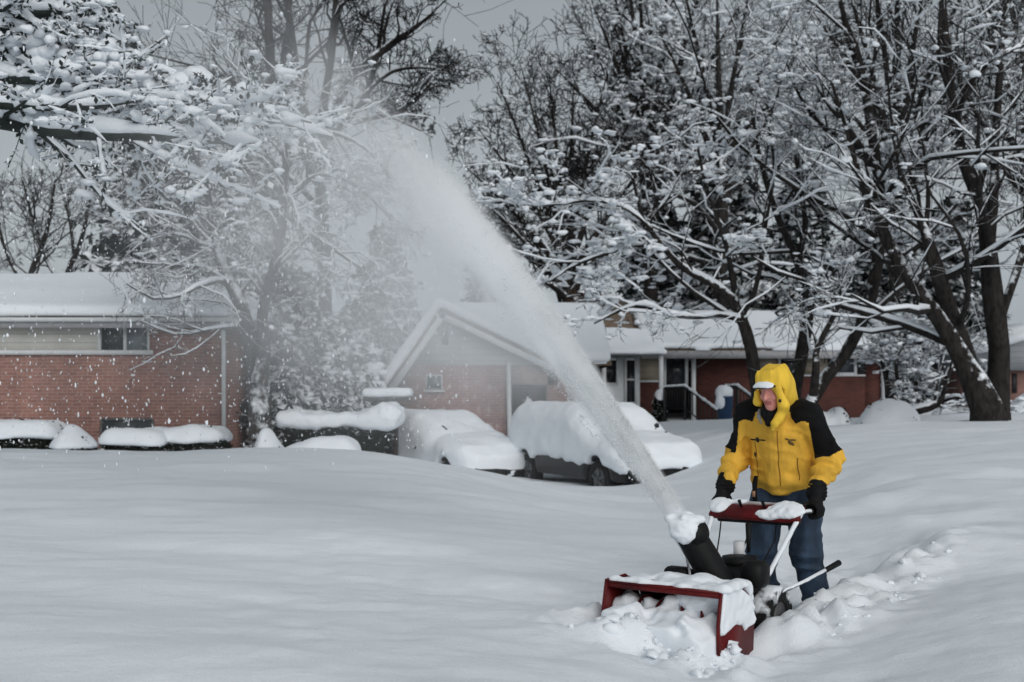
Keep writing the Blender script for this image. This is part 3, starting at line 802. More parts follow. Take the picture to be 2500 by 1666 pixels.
# C: the arching one
bare_tree('arching_tree', 'dark leaning tree whose long snow-lined limbs arch left over the porch', [
    [(1858,1020,36),(1846,930,32),(1832,850,30),(1812,780,27),(1780,725,24),(1735,690,20),(1690,668,18),(1650,640,16),(1618,600,14),(1585,560,12),(1560,500,9),(1545,430,6)],
    [(1808,780,18),(1760,770,12),(1700,775,12),(1640,768,11),(1590,750,11),(1560,745,9),(1510,760,7),(1450,790,5)],
    [(1800,760,18),(1790,690,15),(1775,610,12),(1750,530,10),(1720,440,8),(1700,340,6)],
    [(1620,605,12),(1560,600,10),(1480,620,9),(1400,650,7),(1340,690,4)],
    [(1590,560,11),(1530,510,9),(1450,490,8),(1370,498,7),(1290,500,5),(1220,492,4)]],
    27.0, 104, [dict(x, flat=.45) for x in LV(7, 6, 3, .035, (55, 15))], snow=(1.0, .055), clump=(1500, .052))
# D: the broad crown right of the spray
def fan(cx, by, d, tops, w, seed, trunk_to):
    r = np.random.default_rng(seed); S = [[(cx, by, w), (cx - 2, (by + trunk_to) / 2, w * .8), (cx + 4, trunk_to, w * .66), (cx + 2, trunk_to - 60, w * .5)]]
    S[0] += [(tops[0][0] * .5 + cx * .5, (tops[0][1] + trunk_to) / 2, w * .34), (*tops[0], w * .1)]
    for tx, ty in tops[1:]:
        y0 = trunk_to + r.uniform(-40, 60)
        S.append([(cx + r.uniform(-4, 4), y0, w * .42), (cx + (tx - cx) * .3, y0 + (ty - y0) * .38, w * .32), (cx + (tx - cx) * .66, y0 + (ty - y0) * .72, w * .2), (tx, ty, w * .07)])
    return S
bare_tree('round_crowned_tree', 'round-crowned black bare tree just right of the flying snow', fan(1385, 1000, 46,
    [(1400,210),(1215,200),(1165,310),(1140,410),(1170,480),(1275,170),(1340,180),(1480,190),(1560,250),(1630,340),(1180,560),(1680,460),(1250,640)], 40, 105, 690), 46, 105,
    LV(11, 6, 4, .10, (34, 12), (.33, .1)), rmin=.33, snow=(.12, .05), clump=(520, .065), wig=1.3, twig=TWIGD)
bare_tree('tall_bare_tree', 'tall bare tree rising behind the round-crowned one, its top cut by the frame', fan(1590, 1010, 52,
    [(1560,-60),(1490,-60),(1450,20),(1440,90),(1520,-140),(1640,-140),(1720,-60),(1800,20),(1360,170),(1500,60)], 46, 106, 470), 52, 106,
    LV(11, 6, 3, .08, (38, 13), (.27, .09), 2), rmin=.33, snow=(.12, .05), clump=(350, .065), wig=1.5, twig=TWIGD)
bare_tree('wide_bare_tree', 'wide bare tree with snow blobs behind the porch roof', fan(1760, 1010, 48,
    [(1750,-20),(1600,60),(1540,180),(1520,300),(1660,-60),(1840,-60),(1930,40),(1990,160),(2010,300),(1560,420)], 44, 107, 430), 48, 107,
    LV(11, 6, 3, .05, (42, 14), (.32, .1), 2), rmin=.33, snow=(.6, .08), clump=(1500, .09), wig=1.5)
bare_tree('high_bare_tree', 'high bare tree over the end of the dark brick ranch house', fan(2190, 1020, 50,
    [(2190,-200),(2050,-100),(1980,20),(2110,-200),(2280,-180),(2370,-60),(2420,80),(2000,200),(2390,250)], 46, 108, 430), 50, 108,
    LV(11, 6, 3, .06, (40, 14), (.32, .1), 2), rmin=.33, snow=(.10, .045), clump=(260, .06), wig=1.5, twig=TWIGD)
bare_tree('edge_bare_tree', 'thin bare tree behind the forked tree, near the far brick house', fan(2560, 1020, 46,
    [(2560,-200),(2440,-120),(2390,20),(2480,-200),(2640,-150),(2370,200),(2400,360)], 44, 109, 520), 46, 109,
    LV(11, 6, 4, .07, (40, 14), (.32, .1), 2), rmin=.33, snow=(.08, .045), clump=(150, .055), wig=1.5, twig=TWIGD)

# G: the snowy tree by the left house
bare_tree('rimed_tree', 'snow-coated tree with two upright stems at the corner of the pink brick house', [
    [(636,1075,62),(634,1000,54),(632,930,50),(618,870,38),(605,800,34),(585,735,32),(560,690,30),(538,630,26),(520,560,22),(508,480,18),(485,400,13),(455,330,8)],
    [(632,940,44),(645,860,32),(640,780,26),(652,710,27),(672,640,26),(688,560,23),(690,490,20),(695,420,16),(700,340,10),(690,270,6)],
    [(668,650,18),(720,590,14),(770,580,11),(830,620,9),(880,655,6)],
    [(560,690,16),(500,655,12),(440,650,10),(390,640,6)],
    [(520,580,13),(560,540,10),(600,560,9),(620,600,7)],
    [(690,500,16),(750,440,13),(820,430,11),(890,470,8),(960,540,5)],
    [(508,470,13),(440,420,11),(360,380,9),(280,400,7),(210,450,4)],
    [(695,400,13),(760,330,12),(830,330,10),(900,370,7),(960,440,4)]],
    23.5, 110, [dict(x, up=u, wob=.24, minz=-1) for x, u in zip(LV(10, 7, 4), (.0, -.05, -.09, -.1))], bark=BARKW, twig=TWIGW, snow=(.75, .028), clump=(1000, .036))
# H: tall dark crown over it
bare_tree('tall_dark_tree', 'tall black bare tree behind the snow-coated one, reaching out of the frame', [
    [(800,1040,34),(796,800,32),(788,560,30),(775,400,28),(735,250,24),(715,120,22),(700,-20,16),(690,-160,10)],
    [(778,440,34),(720,330,26),(668,220,24),(658,110,22),(652,0,18),(640,-140,12)],
    [(780,380,30),(800,300,24),(860,190,22),(940,120,18),(1010,70,12),(1060,30,6)],
    [(785,330,26),(790,260,22),(812,120,16),(820,-10,12),(835,-160,7)],
    [(800,340,22),(880,255,18),(905,200,14),(925,110,10),(940,10,7)],
    [(770,430,28),(690,230,18),(700,100,13),(712,-20,9)],
    [(860,300,14),(940,280,12),(985,265,9),(1040,215,6),(1060,190,4)],
    [(930,280,9),(985,300,7),(1030,320,4)],
    [(880,240,12),(950,180,9),(1020,165,6),(1100,175,3)]],
    33.0, 111, LV(9, 7, 4, .04, (46, 15), (.4, .12)), rmin=.36, snow=(.05, .03), clump=(0, .05), wig=.7, twig=TWIGD)
# K: scrub at far left
for i, (x, sd, lab) in enumerate([(60, 112, 'bare scrubby tree above the left end of the pink brick house'), (150, 113, 'thin bare tree between the scrubby one and the dark conifer, beyond the pink brick house')]):
    bare_tree('scrub_tree', lab, [[(x-10,900,16),(x+10,690,14),(x+40,610,12),(x+60,540,9),(x+75,440,5)], [(x+6,700,11),(x-35,640,9),(x-60,560,6),(x-70,470,4)], [(x+30,620,9),(x+20,540,7),(x-5,440,4)]],
        40, sd, LV(7, 5, 3, .06), rmin=.33, bark=BARK, twig=TWIG, snow=(0, .03), clump=(0, .05), group='bare trees beyond the left house')
# L: the snow-loaded bush by the right house
bare_tree('snowy_bush', 'bushy leaning shrub buried in snow at the end of the dark brick ranch house', [
    [(2205,1050,26),(2222,1010,22),(2290,985,18),(2310,920,16),(2345,870,13),(2365,820,8)],
    [(2185,1045,18),(2170,980,16),(2163,920,12),(2150,860,9),(2165,800,6)],
    [(2230,1010,14),(2235,930,11),(2250,860,9),(2240,800,6)],
    [(2290,985,10),(2340,970,8),(2380,1000,6),(2400,1030,4)],
    [(2222,1000,12),(2190,920,10),(2200,850,7),(2260,800,4)]],
    30.0, 114, [dict(x, up=u, wob=.17, minz=-.3, length=(.55, .2)) for x, u in zip(LV(9, 7, 4), (.02, -.05, -.08, -.08))], twig=TWIG, snow=(.9, .035), clump=(1500, .045))

# ---------------------------------------------------------------- conifers
def needles(Pt, Rd, r, per, size, droopz=.3):
    """short flat sprays of needles set along twigs"""
    N, K, _ = Pt.shape
    i = np.repeat(np.arange(N), per); f = r.uniform(0.05, .999, len(i)) * (K - 1); k = f.astype(int); t = (f - k)[:, None]
    p = Pt[i, k] * (1 - t) + Pt[i, k + 1] * t
    T = Pt[i, k + 1] - Pt[i, k]; T /= np.linalg.norm(T, axis=1, keepdims=True) + 1e-9
    D = T * .8 + r.normal(0, .7, (len(i), 3)) * np.array([1, 1, .6]); D[:, 2] -= droopz; D /= np.linalg.norm(D, axis=1, keepdims=True)
    S = np.cross(D, r.normal(0, 1, (len(i), 3)) * np.array([.5, .5, 1]) + np.array([0, 0, 1.0])); S /= np.linalg.norm(S, axis=1, keepdims=True) + 1e-9
    L = size * r.uniform(.5, 1.4, len(i))[:, None]; W = L * r.uniform(.16, .34, len(i))[:, None]
    m = p + D * L * .55; m[:, 2] += .05 * L[:, 0]
    v = np.stack([p, m - S * W, p + D * L, m + S * W], 1).reshape(-1, 3)
    q = (np.arange(len(i)) * 4)[:, None] + np.arange(4)[None]
    return v, q
def conifer(name, label, px, top, base, width, d, seed, mat=NEEDLE, tiers=20, per=(16, 7, 9), size=.3, snow=(.8, .07), clump=(350, .13), group=None, narrow=1.0, low=.05):
    r = np.random.default_rng(seed)
    x = X(px, d); zt, zb = Z(top, d), min(Z(base, d), gz(x, d)); Hh = zt - zb; W = width * .5 * d / F
    b0 = np.array([x, d, zb]); t = thing(name, label, 'tree', b0, 0, group)
    M = 14; s = np.linspace(0, 1, M)
    Tr = np.stack([r.normal(0, .03, M).cumsum() * .4, r.normal(0, .03, M).cumsum() * .4, s * Hh], -1)[None]; Rr = (W * .085 * (1 - s * .93) + .01)[None]
    v, q = tubes(Tr, Rr, 8); link('trunk', mesh('trunk', v, [q], BARK), t)
    n = tiers * per[0] // 2
    hs = low + (1 - low) * r.uniform(0, 1, n) ** .85 * .97; az = r.uniform(0, 2 * np.pi, n)
    L = W * ((1 - hs) ** narrow * .96 + .05) * r.uniform(.65, 1.15, n)
    K = 7; u = np.linspace(0, 1, K); c = np.stack([np.interp(hs, s, Tr[0, :, 0]), np.interp(hs, s, Tr[0, :, 1]), hs * Hh], -1)
    dr = r.uniform(.15, .5, n)
    out = np.zeros((n, K, 3))
    out[..., 0] = c[:, None, 0] + np.cos(az)[:, None] * L[:, None] * u; out[..., 1] = c[:, None, 1] + np.sin(az)[:, None] * L[:, None] * u
    out[..., 2] = c[:, None, 2] + L[:, None] * (.25 * u - (dr[:, None] + .25) * u ** 2 + .12 * u ** 3)
    out += r.normal(0, .02, out.shape) * L[:, None, None]
    Rb = np.maximum(.02 * L[:, None] * (1 - .8 * u), .006)
    b2, r2 = spawn(out, Rb, per[1], r, s=(.2, 1), ang=(48, 12), length=(.42, .12), rr=.5, M=4, wob=.08, up=-.09, rmin=.006, flat=.75)
    v, q = join([tubes(out, Rb, 4), tubes(b2, r2, 3), needles(b2, r2, r, per[2], size), needles(out, Rb, r, per[2] + 3, size * 1.1)])
    link('crown', mesh('crown', v, q, mat, smooth=False), t)
    sp = [snow_on([(out, Rb)], r, snow[0], snow[1], 6), snow_on([(b2, r2)], r, snow[0] * .6, snow[1] * .6, 5), clumps([(out[:, 2:], Rb), (b2, r2)], r, clump[0], clump[1])]
    v, f = join(sp); link('snow', mesh('snow', v, f, SNOWF), t)
    return t
conifer('dark_conifer', 'broad dark conifer laden with snow behind the roof of the pink brick house', 380, 300, 1000, 520, 37, 201, NEEDLE, 22, size=.42, clump=(900, .10), narrow=.7)
conifer('leaning_conifer', 'greyish snow-laden conifer rising directly behind the snow-coated tree', 600, 330, 1040, 420, 33, 202, NEEDLEW, 22, size=.36, clump=(900, .09), narrow=.75)
conifer('pale_spruce', 'pale pointed spruce standing between the snow-coated tree and the gabled house', 935, 535, 1040, 470, 39, 203, NEEDLE, 30, per=(18, 8, 9), size=.2, clump=(500, .08), narrow=1.15)
conifer('low_conifer', 'low bushy snow-laden conifer right beside the snowy tree trunk', 800, 770, 1060, 330, 29, 204, NEEDLEW, 14, size=.24, clump=(800, .075), narrow=.55)
conifer('corner_conifer', 'drooping snow-laden conifer filling the gap beside the white downspout', 705, 640, 1070, 260, 28, 205, NEEDLE, 16, size=.24, clump=(700, .07), narrow=.7)
conifer('small_conifer', 'small cone-shaped conifer capped with snow beside the gabled house wall', 912, 848, 1050, 100, 29.5, 206, NEEDLEW, 9, per=(14, 6, 7), size=.16, clump=(160, .1))
conifer('porch_conifer', 'dark tall conifer in the middle of the trees behind the ranch roof', 1770, 330, 1000, 330, 54, 207, NEEDLE, 24, size=.5, clump=(1000, .12), narrow=.6)
conifer('roof_conifer', 'dark conifer peeping over the ridge left of the tall one', 1610, 470, 1000, 300, 56, 208, NEEDLE, 20, size=.5, clump=(800, .12), narrow=.6)
conifer('leader_conifer', 'tall dark conifer behind the two leaning leaders', 1960, 400, 1000, 250, 53, 209, NEEDLE, 22, size=.46, clump=(800, .11), narrow=.65)
conifer('end_conifer', 'greenish dark conifer low over the right end of the ranch roof', 2150, 560, 1000, 300, 57, 210, NEEDLE, 18, size=.5, clump=(300, .1), narrow=.55)
conifer('right_conifer', 'dim conifer behind the forked tree stems', 2330, 480, 1010, 260, 60, 211, NEEDLE, 18, size=.5, clump=(400, .1), narrow=.6)
conifer('left_ridge_conifer', 'snowy conifer low over the ridge of the roof that the snow jet crosses', 1200, 560, 1020, 200, 52, 212, NEEDLEW, 16, size=.42, clump=(500, .1), narrow=.55)
conifer('behind_jet_conifer', 'rust-tinged withered evergreen just right of the jet, above the porch', 1440, 690, 1020, 200, 43, 213, TAN, 14, size=.34, clump=(220, .12), narrow=.45)

# I: near snow-laden pine leaning in from the left
def near_pine():
    d = 14.0
    stems = [[(-330,1150,120),(-330,700,110),(-320,350,95),(-300,0,80),(-290,-300,60)]]
    limbs = [
        [(-310,240,60),(-150,270,48),(0,295,42),(110,318,36),(260,330,30),(420,335,22),(520,345,15),(640,350,8)],
        [(-310,40,50),(-120,35,38),(0,35,34),(120,28,26),(190,10,18),(230,25,12),(270,90,7)],
        [(-300,180,44),(-100,190,32),(80,195,24),(180,200,22),(290,255,18),(400,258,14),(470,240,8)],
        [(-310,120,40),(-80,110,28),(120,130,20),(300,160,14),(430,180,8)],
        [(-305,200,36),(-60,250,26),(200,262,18),(360,240,12),(500,250,9),(640,270,8),(760,300,6)],
        [(-300,-20,40),(0,70,26),(200,110,16),(330,130,10)],
        [(-305,280,36),(0,300,26),(300,310,18),(520,290,13),(700,305,11),(810,335,6)]]
    r = np.random.default_rng(301)
    S, Sr = px_stems(stems, d, r, 14, .1); base = S[0, 0].copy(); base[2] = gz(base[0], base[1]) - .2
    t = thing('near_pine', 'big near pine off the left edge whose snow-heaped boughs hang across the sky', 'tree', base)
    v, q = tubes(S - base, Sr, 12); link('trunk', mesh('trunk', v, [q], BARK), t)
    Lp, Lr = px_stems(limbs, d, r, 22, .9); Lp -= base
    b1, q1 = spawn(Lp, Lr, 14, r, s=(.28, 1), ang=(50, 14), length=(.20, .07), rr=.5, M=6, wob=.14, up=.0, rmin=.008, flat=.5)
    b2, q2 = spawn(b1, q1, 6, r, s=(.2, 1), ang=(44, 14), length=(.5, .15), rr=.55, M=4, wob=.16, up=-.04, rmin=.006, flat=.3)
    v, f = join([tubes(Lp, Lr, 8), tubes(b1, q1, 5), tubes(b2, q2, 3), needles(b2, q2, r, 16, .07), needles(b1, q1, r, 12, .075)])
    link('crown', mesh('crown', v, f, NEEDLE, smooth=False), t)
    sp = [snow_on([(Lp, Lr)], r, 1, .09, 8), snow_on([(b1, q1)], r, 1.0, .075, 7), snow_on([(b2, q2)], r, .8, .035, 5), clumps([(b1, q1), (b2, q2)], r, 1500, .038)]
    # heaped masses seen in the photo
    big = np.array([P(492, 205, 14.6), P(365, 218, 14.4), P(300, 225, 14.3), P(110, 160, 14), P(210, 120, 14.2), P(60, 110, 14), P(250, 150, 14.2), P(560, 245, 15), P(440, 230, 14.5), P(330, 292, 14.1), P(240, 295, 14), P(620, 310, 15), P(520, 320, 14.8), P(700, 320, 15.2)]) - base
    sz = np.array([.27, .2, .17, .25, .22, .2, .2, .2, .18, .13, .12, .16, .16, .14])
    bb = np.repeat(big, 16, 0) + r.normal(0, 1, (len(big) * 16, 3)) * np.repeat(sz, 16)[:, None] * np.array([.85, .6, .38]); bs_ = np.repeat(sz, 16) * r.uniform(.15, .5, len(bb))
    sp.append(blobs(np.vstack([big[:1], bb]), np.concatenate([[.21], bs_]), r, .3, .8, np.array([1.25, 1, 1])))
    v, f = join(sp); link('snow', mesh('snow', v, f, SNOWF), t)
near_pine()

# ================================================================== clipped hedge and snowed-under shrubs
def leaves(p, r, size):
    n = len(p); D = r.normal(0, 1, (n, 3)); D /= np.linalg.norm(D, axis=1, keepdims=True); S = np.cross(D, r.normal(0, 1, (n, 3))); S /= np.linalg.norm(S, axis=1, keepdims=True)
    L = size * r.uniform(.6, 1.4, (n, 1)); v = np.stack([p - D * L, p - S * L * .5, p + D * L, p + S * L * .5], 1).reshape(-1, 3)
    return v, (np.arange(n) * 4)[:, None] + np.arange(4)[None]
def hedge():
    d = 24.3; x0, x1 = X(690, d), X(945, d); zt = Z(1036, d); t = thing('clipped_hedge', 'long dark clipped hedge under a snow cap beside the white car', 'hedge', ((x0 + x1) / 2, d, gz((x0 + x1) / 2, d) - .1))
    o = np.array(t.location); r = np.random.default_rng(401); w = (x1 - x0) / 2; h = zt - o[2]
    core = lambda p: boxd(p, (0, .5, h / 2 - .35), (w, .5, h / 2 + .3), .1) + .06 * fbm(p * 3, 3, 7)
    v, q = sdf(core, (-w - .3, -.3, -1), (w + .3, 1.3, h + .3), .06)
    pick = v[r.integers(0, len(v), 9000)] + r.normal(0, .035, (9000, 3)); lv = leaves(pick, r, .045)
    vv, f = join([(v, q), lv]); link('foliage', mesh('foliage', vv, f, LEAF, smooth=False), t)
    def sn(p):
        x = p[..., 0]; hh = .09 + .05 * vnoise(np.stack([x * 1.1, 0 * x, 0 * x], -1), 3) + .22 * sstep(w * .25, w * .95, x)
        return boxd(p - np.stack([0 * x, 0 * x, hh * .5], -1), (0, .5, h + .02), (w + .1, .58, .10), .09) * .8 - hh * .5 + .04 * fbm(p * 5, 3, 8)
    blob('snow_cap', sn, (-w - .5, -.6, h - .4), (w + .5, 1.6, h + .8), .05, SNOW, t, 1)
hedge()
def mound(label, x0, x1, top, base, d, cut, seed, lobes=None, sq=False, cat='shrub', name='snowed_shrub', group='snow-buried shrubs', dk=True, deep=.7):
    xa, xb = X(x0, d), X(x1, d); zt, zb = Z(top, d), Z(base, d); cx = (xa + xb) / 2; w = (xb - xa) / 2; r = np.random.default_rng(seed)
    t = thing(name, label, cat, (cx, d, min(gz(cx, d), zb) - .05), 0, group); o = np.array(t.location); b = zb - o[2]; h = zt - zb
    lobes = lobes or [(0, 1, 1)]
    def body(p, g=0.0):
        dd = None
        for (u, ww, hh) in lobes:
            e = boxd(p, (u * w, 0, b + h * hh * .5 - .3), (ww * w + g, deep + g, h * hh * .5 + .3 + g), min(.36, ww * w * .8)) if sq else elld(p, (u * w, 0, b - .15), (ww * w + g, deep + g, hh * h + .15 + g)); dd = e if dd is None else smin(dd, e, .18)
        return dd
    if cut > 0:
        core = lambda p: body(p, -.12) + .05 * fbm(p * 4, 3, seed)
        v, q = sdf(core, (-w - .2, -deep - .2, b - .4), (w + .2, deep + .2, b + h + .2), .06)
        n = int(2600 * (1 + w)); lv = leaves(v[r.integers(0, len(v), n)] + r.normal(0, .04, (n, 3)), r, .05)
        vv, f = join([(v, q), lv]); link('foliage', mesh('foliage', vv, f, LEAF, smooth=False), t)
    def sn(p):
        low = b + h * cut * (1.0 + .5 * vnoise(np.stack([p[..., 0] * 2.2, p[..., 1] * 2.2, 0 * p[..., 0]], -1), seed)) - (.25 if cut == 0 else 0)
        return -smin(-(body(p) + .035 * fbm(p * 2.2, 3, seed)), -(low - p[..., 2]), .06)
    blob('snow_cap', sn, (-w - .3, -deep - .3, b - .5), (w + .3, deep + .3, b + h + .4), .05, SNOW, t, 1)
mound('wide snow-heaped shrub at the left edge, dark leaves showing below', -90, 162, 1026, 1098, 24.3, .42, 501, sq=True)
mound('pointed small shrub wholly under snow, between the two wide heaps by the brick wall', 118, 232, 1038, 1096, 23.7, .02, 502, [(0, .62, 1.0), (.1, 1, .6)])
mound('rounded snow-heaped shrub in front of the basement window', 254, 420, 1045, 1092, 24.2, .14, 503, sq=True)
mound('flat-topped snow-heaped shrub with dark leaves beside the white downspout', 385, 562, 1040, 1100, 24.6, .42, 504, [(-.3, .7, .95), (.4, .6, 1)], sq=True)
mound('small pointed snow heap at the foot of the snow-coated tree', 608, 700, 1044, 1116, 23.4, .04, 505, [(-.1, .55, 1), (.1, 1, .55)])
mound('broad low snow heap in front of the clipped hedge', 690, 880, 1066, 1118, 22.9, .02, 506, [(-.5, .5, .7), (.25, .75, 1)], sq=True)
mound('square-shouldered snow heap against the brick wall behind the man\'s shoulder', 1940, 2080, 992, 1050, 27.5, .02, 507, [(-.3, .8, .9), (.5, .5, 1)])
mound('smooth dome of snow at the corner of the dark brick ranch house', 2090, 2252, 972, 1046, 26.8, .02, 508)
mound('snow bank at the right edge beyond the forked tree', 2425, 2640, 952, 1060, 29.5, .02, 509, [(.1, 1.0, 1.0)], cat='snow bank', name='snow_bank', group=None)
mound('two-lobed snowy shrub poking up left of the dark bumpered vehicle', 1272, 1330, 962, 1080, 31.0, .25, 510, [(-.45, .5, 1), (.35, .6, .72)], deep=.3)
mound('twiggy dark shrub dusted with snow against the stair railing', 1588, 1632, 950, 1016, 36.8, .8, 511, deep=.35)
# ================================================================== parked vehicles under snow
PAINT_D = plain('dark vehicle paint', (.006, .006, .007), .4, .2, 5)
PAINT_W = plain('pale vehicle paint', (.35, .37, .39), .35, .1, 5)
RUBBER = plain('black rubber', (.004, .004, .0045), .8, .3, 20, .2, .01)
RIM = plain('grey rim', (.12, .125, .13), .4, .3, 12, metal=.6)
BUMP = topsnow('scuffed dark bumper', (.004, .004, .005), (.02, .02, .022), 7, .7, 1.0, nz=.9, bs=.1)
def poly_sdf(x, z, poly):
    pts = np.array(poly, float); d = np.full(x.shape, 1e9); s = np.ones(x.shape)
    for i in range(len(pts)):
        a, b = pts[i], pts[i - 1]; ex, ez = b - a; wx, wz = x - a[0], z - a[1]
        t = np.clip((wx * ex + wz * ez) / (ex * ex + ez * ez), 0, 1); dx, dz = wx - ex * t, wz - ez * t
        d = np.minimum(d, dx * dx + dz * dz)
        c1 = z >= a[1]; c2 = z < b[1]; c3 = ex * wz > ez * wx
        s = np.where((c1 & c2 & c3) | (~c1 & ~c2 & ~c3), -s, s)
    return s * np.sqrt(d)
def car(name, label, cat, prof, hw, loc, head, wheels, wr, paint, dark_front, seed, cover=.12, low=.42, bumper_z=(.3, .58)):
    """prof: side outline (x forward, z up); head: heading of the nose from the +x axis"""
    t = thing(name, label, cat, loc, head)
    xs = [p[0] for p in prof]; x0, x1 = min(xs), max(xs); zt = max(p[1] for p in prof)
    def shell(p, g=0.0, rnd=.18):
        y = np.abs(p[..., 1]); tum = np.clip((p[..., 2] - .85) / (zt - .85), 0, 1) * .2      # cabin leans in
        nose = np.clip((p[..., 0] - (x1 - .7)) / .7, 0, 1) ** 2 * .14 + np.clip((x0 + .7 - p[..., 0]) / .7, 0, 1) ** 2 * .12
        a = poly_sdf(p[..., 0], p[..., 2], prof) + rnd * .5 - g; b = y - (hw - tum - nose) + rnd * .5 - g
        return np.minimum(np.maximum(a, b), 0) + np.hypot(np.maximum(a, 0), np.maximum(b, 0)) - rnd * .5
    def arches(p, d):
        for wx in wheels:
            c = np.hypot(p[..., 0] - wx, p[..., 2] - wr) - wr * 1.16
            d = np.maximum(d, -np.maximum(c, hw - .32 - np.abs(p[..., 1])))
        return d
    lo, hi = (x0 - .5, -hw - .5, .0), (x1 + .5, hw + .5, zt + .6)
    blob('body', lambda p: arches(p, shell(p)), lo, hi, .05, paint, t, 1)
    def cov(p):
        z = p[..., 2]; up = np.clip((z - .5) / 1.0, 0, 1)
        d = shell(p, 0, .3) - (cover * .45 + cover * 1.1 * up) + .03 * fbm(p * 2.0, 2, seed) + .012 * fbm(p * 6, 2, seed + 5)
        ht = low + .10 * vnoise(np.stack([p[..., 0] * 1.4, p[..., 1] * 1.4, 0 * z], -1), seed + 1) + .05 * fbm(p * 5, 2, seed + 2)
        ht = ht - .10 * np.clip((p[..., 0] - x1 + .55) / .3, 0, 1) * (low > .5)
        for wx in wheels: ht = np.maximum(ht, wr * 2.25 * np.exp(-((p[..., 0] - wx) / (wr * 1.15)) ** 4))
        return -smin(-d, -(ht - z), .07)
    blob('snow_cover', cov, lo, hi, .05, SNOW, t, 1)
    k = 20; a = np.arange(k) * 2 * math.pi / k
    for wx in wheels:
        for sy in (-1, 1):
            prof_w = [(wr * .62, -.1), (wr * .95, -.11), (wr, -.07), (wr, .07), (wr * .95, .11), (wr * .62, .1)]
            v = [(wx + r_ * math.cos(q), sy * (hw - .14) + sy * y, wr + r_ * math.sin(q)) for r_, y in prof_w for q in a]
            f = [(i * k + j, i * k + (j + 1) % k, (i + 1) * k + (j + 1) % k, (i + 1) * k + j) for i in range(5) for j in range(k)]
            w = MB().add(v, f).build('wheel', RUBBER, t, True)
            rm = MB(); v = [(wx, sy * (hw - .06), wr)] + [(wx + wr * .63 * math.cos(q), sy * (hw - .06), wr + wr * .63 * math.sin(q)) for q in a]
            rm.add(v, [], [(0, 1 + j, 1 + (j + 1) % k) for j in range(k)])
            for q in np.arange(5) * 2 * math.pi / 5: rm.box(-.03, .03, -.02, .02, 0, wr * .6, Matrix.Translation((wx, sy * (hw - .05), wr)) @ Matrix.Rotation(q, 4, 'Y'))
            rm.build('rim', RIM, w)
    bz0, bz1 = bumper_z
    for nm, xx, sg in (('front_bumper', x1, 1), ('rear_bumper', x0, -1)):
        MB().rbox((xx - sg * .04, 0, (bz0 + bz1) / 2), (.24, 2 * hw - .22, bz1 - bz0), .07).build(nm, BUMP if dark_front else paint, t)
    for sy in (-1, 1):
        h = MB().rbox((x1 - .1, sy * (hw - .32), bz1 + .12), (.2, .34, .15), .05).build('headlight', glass_mat('headlight glass', (.05, .055, .06)), t)
    MB().rbox((x1 - .02, 0, bz1 + .1), (.1, hw * .9, .14), .03).build('grille', DARKW, t)
    return t
def bare_patch(t, px, py, w, h, rot, seed, m=None):
    """a spot where the snow has slid off and dark glass or trim shows"""
    cv = [c for c in t.children if c.name.startswith('snow_cover')][0]; bpy.context.view_layer.update()
    mi = cv.matrix_world.inverted(); o = mi @ Vector((0, 0, CAMZ)); tgt = mi @ Vector(P(px, py, 25)); dr = (tgt - o).normalized()
    ok, loc, no, _ = cv.ray_cast(o, dr)
    if not ok: return
    r = np.random.default_rng(seed); sc_ = loc.length * 0 + (cv.matrix_world @ loc)[1] / F
    e1 = no.cross(Vector((0, 0, 1))).normalized(); e2 = no.cross(e1).normalized()
    c_, s_ = math.cos(rot), math.sin(rot); q = np.arange(12) * 2 * math.pi / 12; rr = r.uniform(.45, 1.15, 12)
    a_ = np.cos(q) * rr * w * sc_; b_ = np.sin(q) * rr * h * sc_
    ring = [loc + e1 * float(x * c_ - y * s_) + e2 * float(x * s_ + y * c_) for x, y in zip(a_, b_)]
    out = np.array([p + no * .012 for p in ring] + [p - no * .03 for p in ring] + [loc + no * .014])
    MB().add(out, [(i, (i + 1) % 12, 12 + (i + 1) % 12, 12 + i) for i in range(12)], [(24, i, (i + 1) % 12) for i in range(12)]).build('bare_patch', m or GLASS, t)
SED = [(-2.15,.3),(-2.2,.75),(-1.95,1.0),(-1.45,1.30),(-1.0,1.40),(-.1,1.40),(.95,1.0),(1.9,.84),(2.15,.68),(2.18,.3)]
SUV = [(-2.3,.34),(-2.35,.9),(-2.15,1.46),(-1.8,1.60),(.2,1.60),(.5,1.5),(1.15,1.1),(2.1,.93),(2.35,.72),(2.35,.34)]
d1 = 26.5; x1_ = X(1090, d1)
c1 = car('snowed_car', 'rounded car wholly buried under smooth snow in front of the gabled house', 'car', SED, .86, (x1_, d1, gz(x1_, d1) - .38), R(-90) + math.asin(.58), (-1.35, 1.35), .32, PAINT_D, True, 601, .17, .40, (.3, .52))
d2 = 24.0; x2_ = X(1462, d2)
c2 = car('snowed_van', 'high snow-covered vehicle with dark wheels and bumper showing, beneath the flying snow', 'car', SUV, .93, (x2_, d2, Z(1178, 22.4) - .3), R(-90) + math.asin(.46), (-1.42, 1.42), .36, PAINT_D, True, 602, .13, .66, (.3, .64))

for i, a in enumerate([(1087,1046,2.2,15,.25), (1014,1094,7,3.5,.5), (1052,1134,8,3.5,0)]): bare_patch(c1, *a, 611 + i)
for i, a in enumerate([(1603,1040,19,7,.75), (1626,1056,6,4,.5), (1668,1150,17,16,.2), (1650,1162,16,10,0)]): bare_patch(c2, *a, 631 + i, GLASS if i < 2 else BUMP)
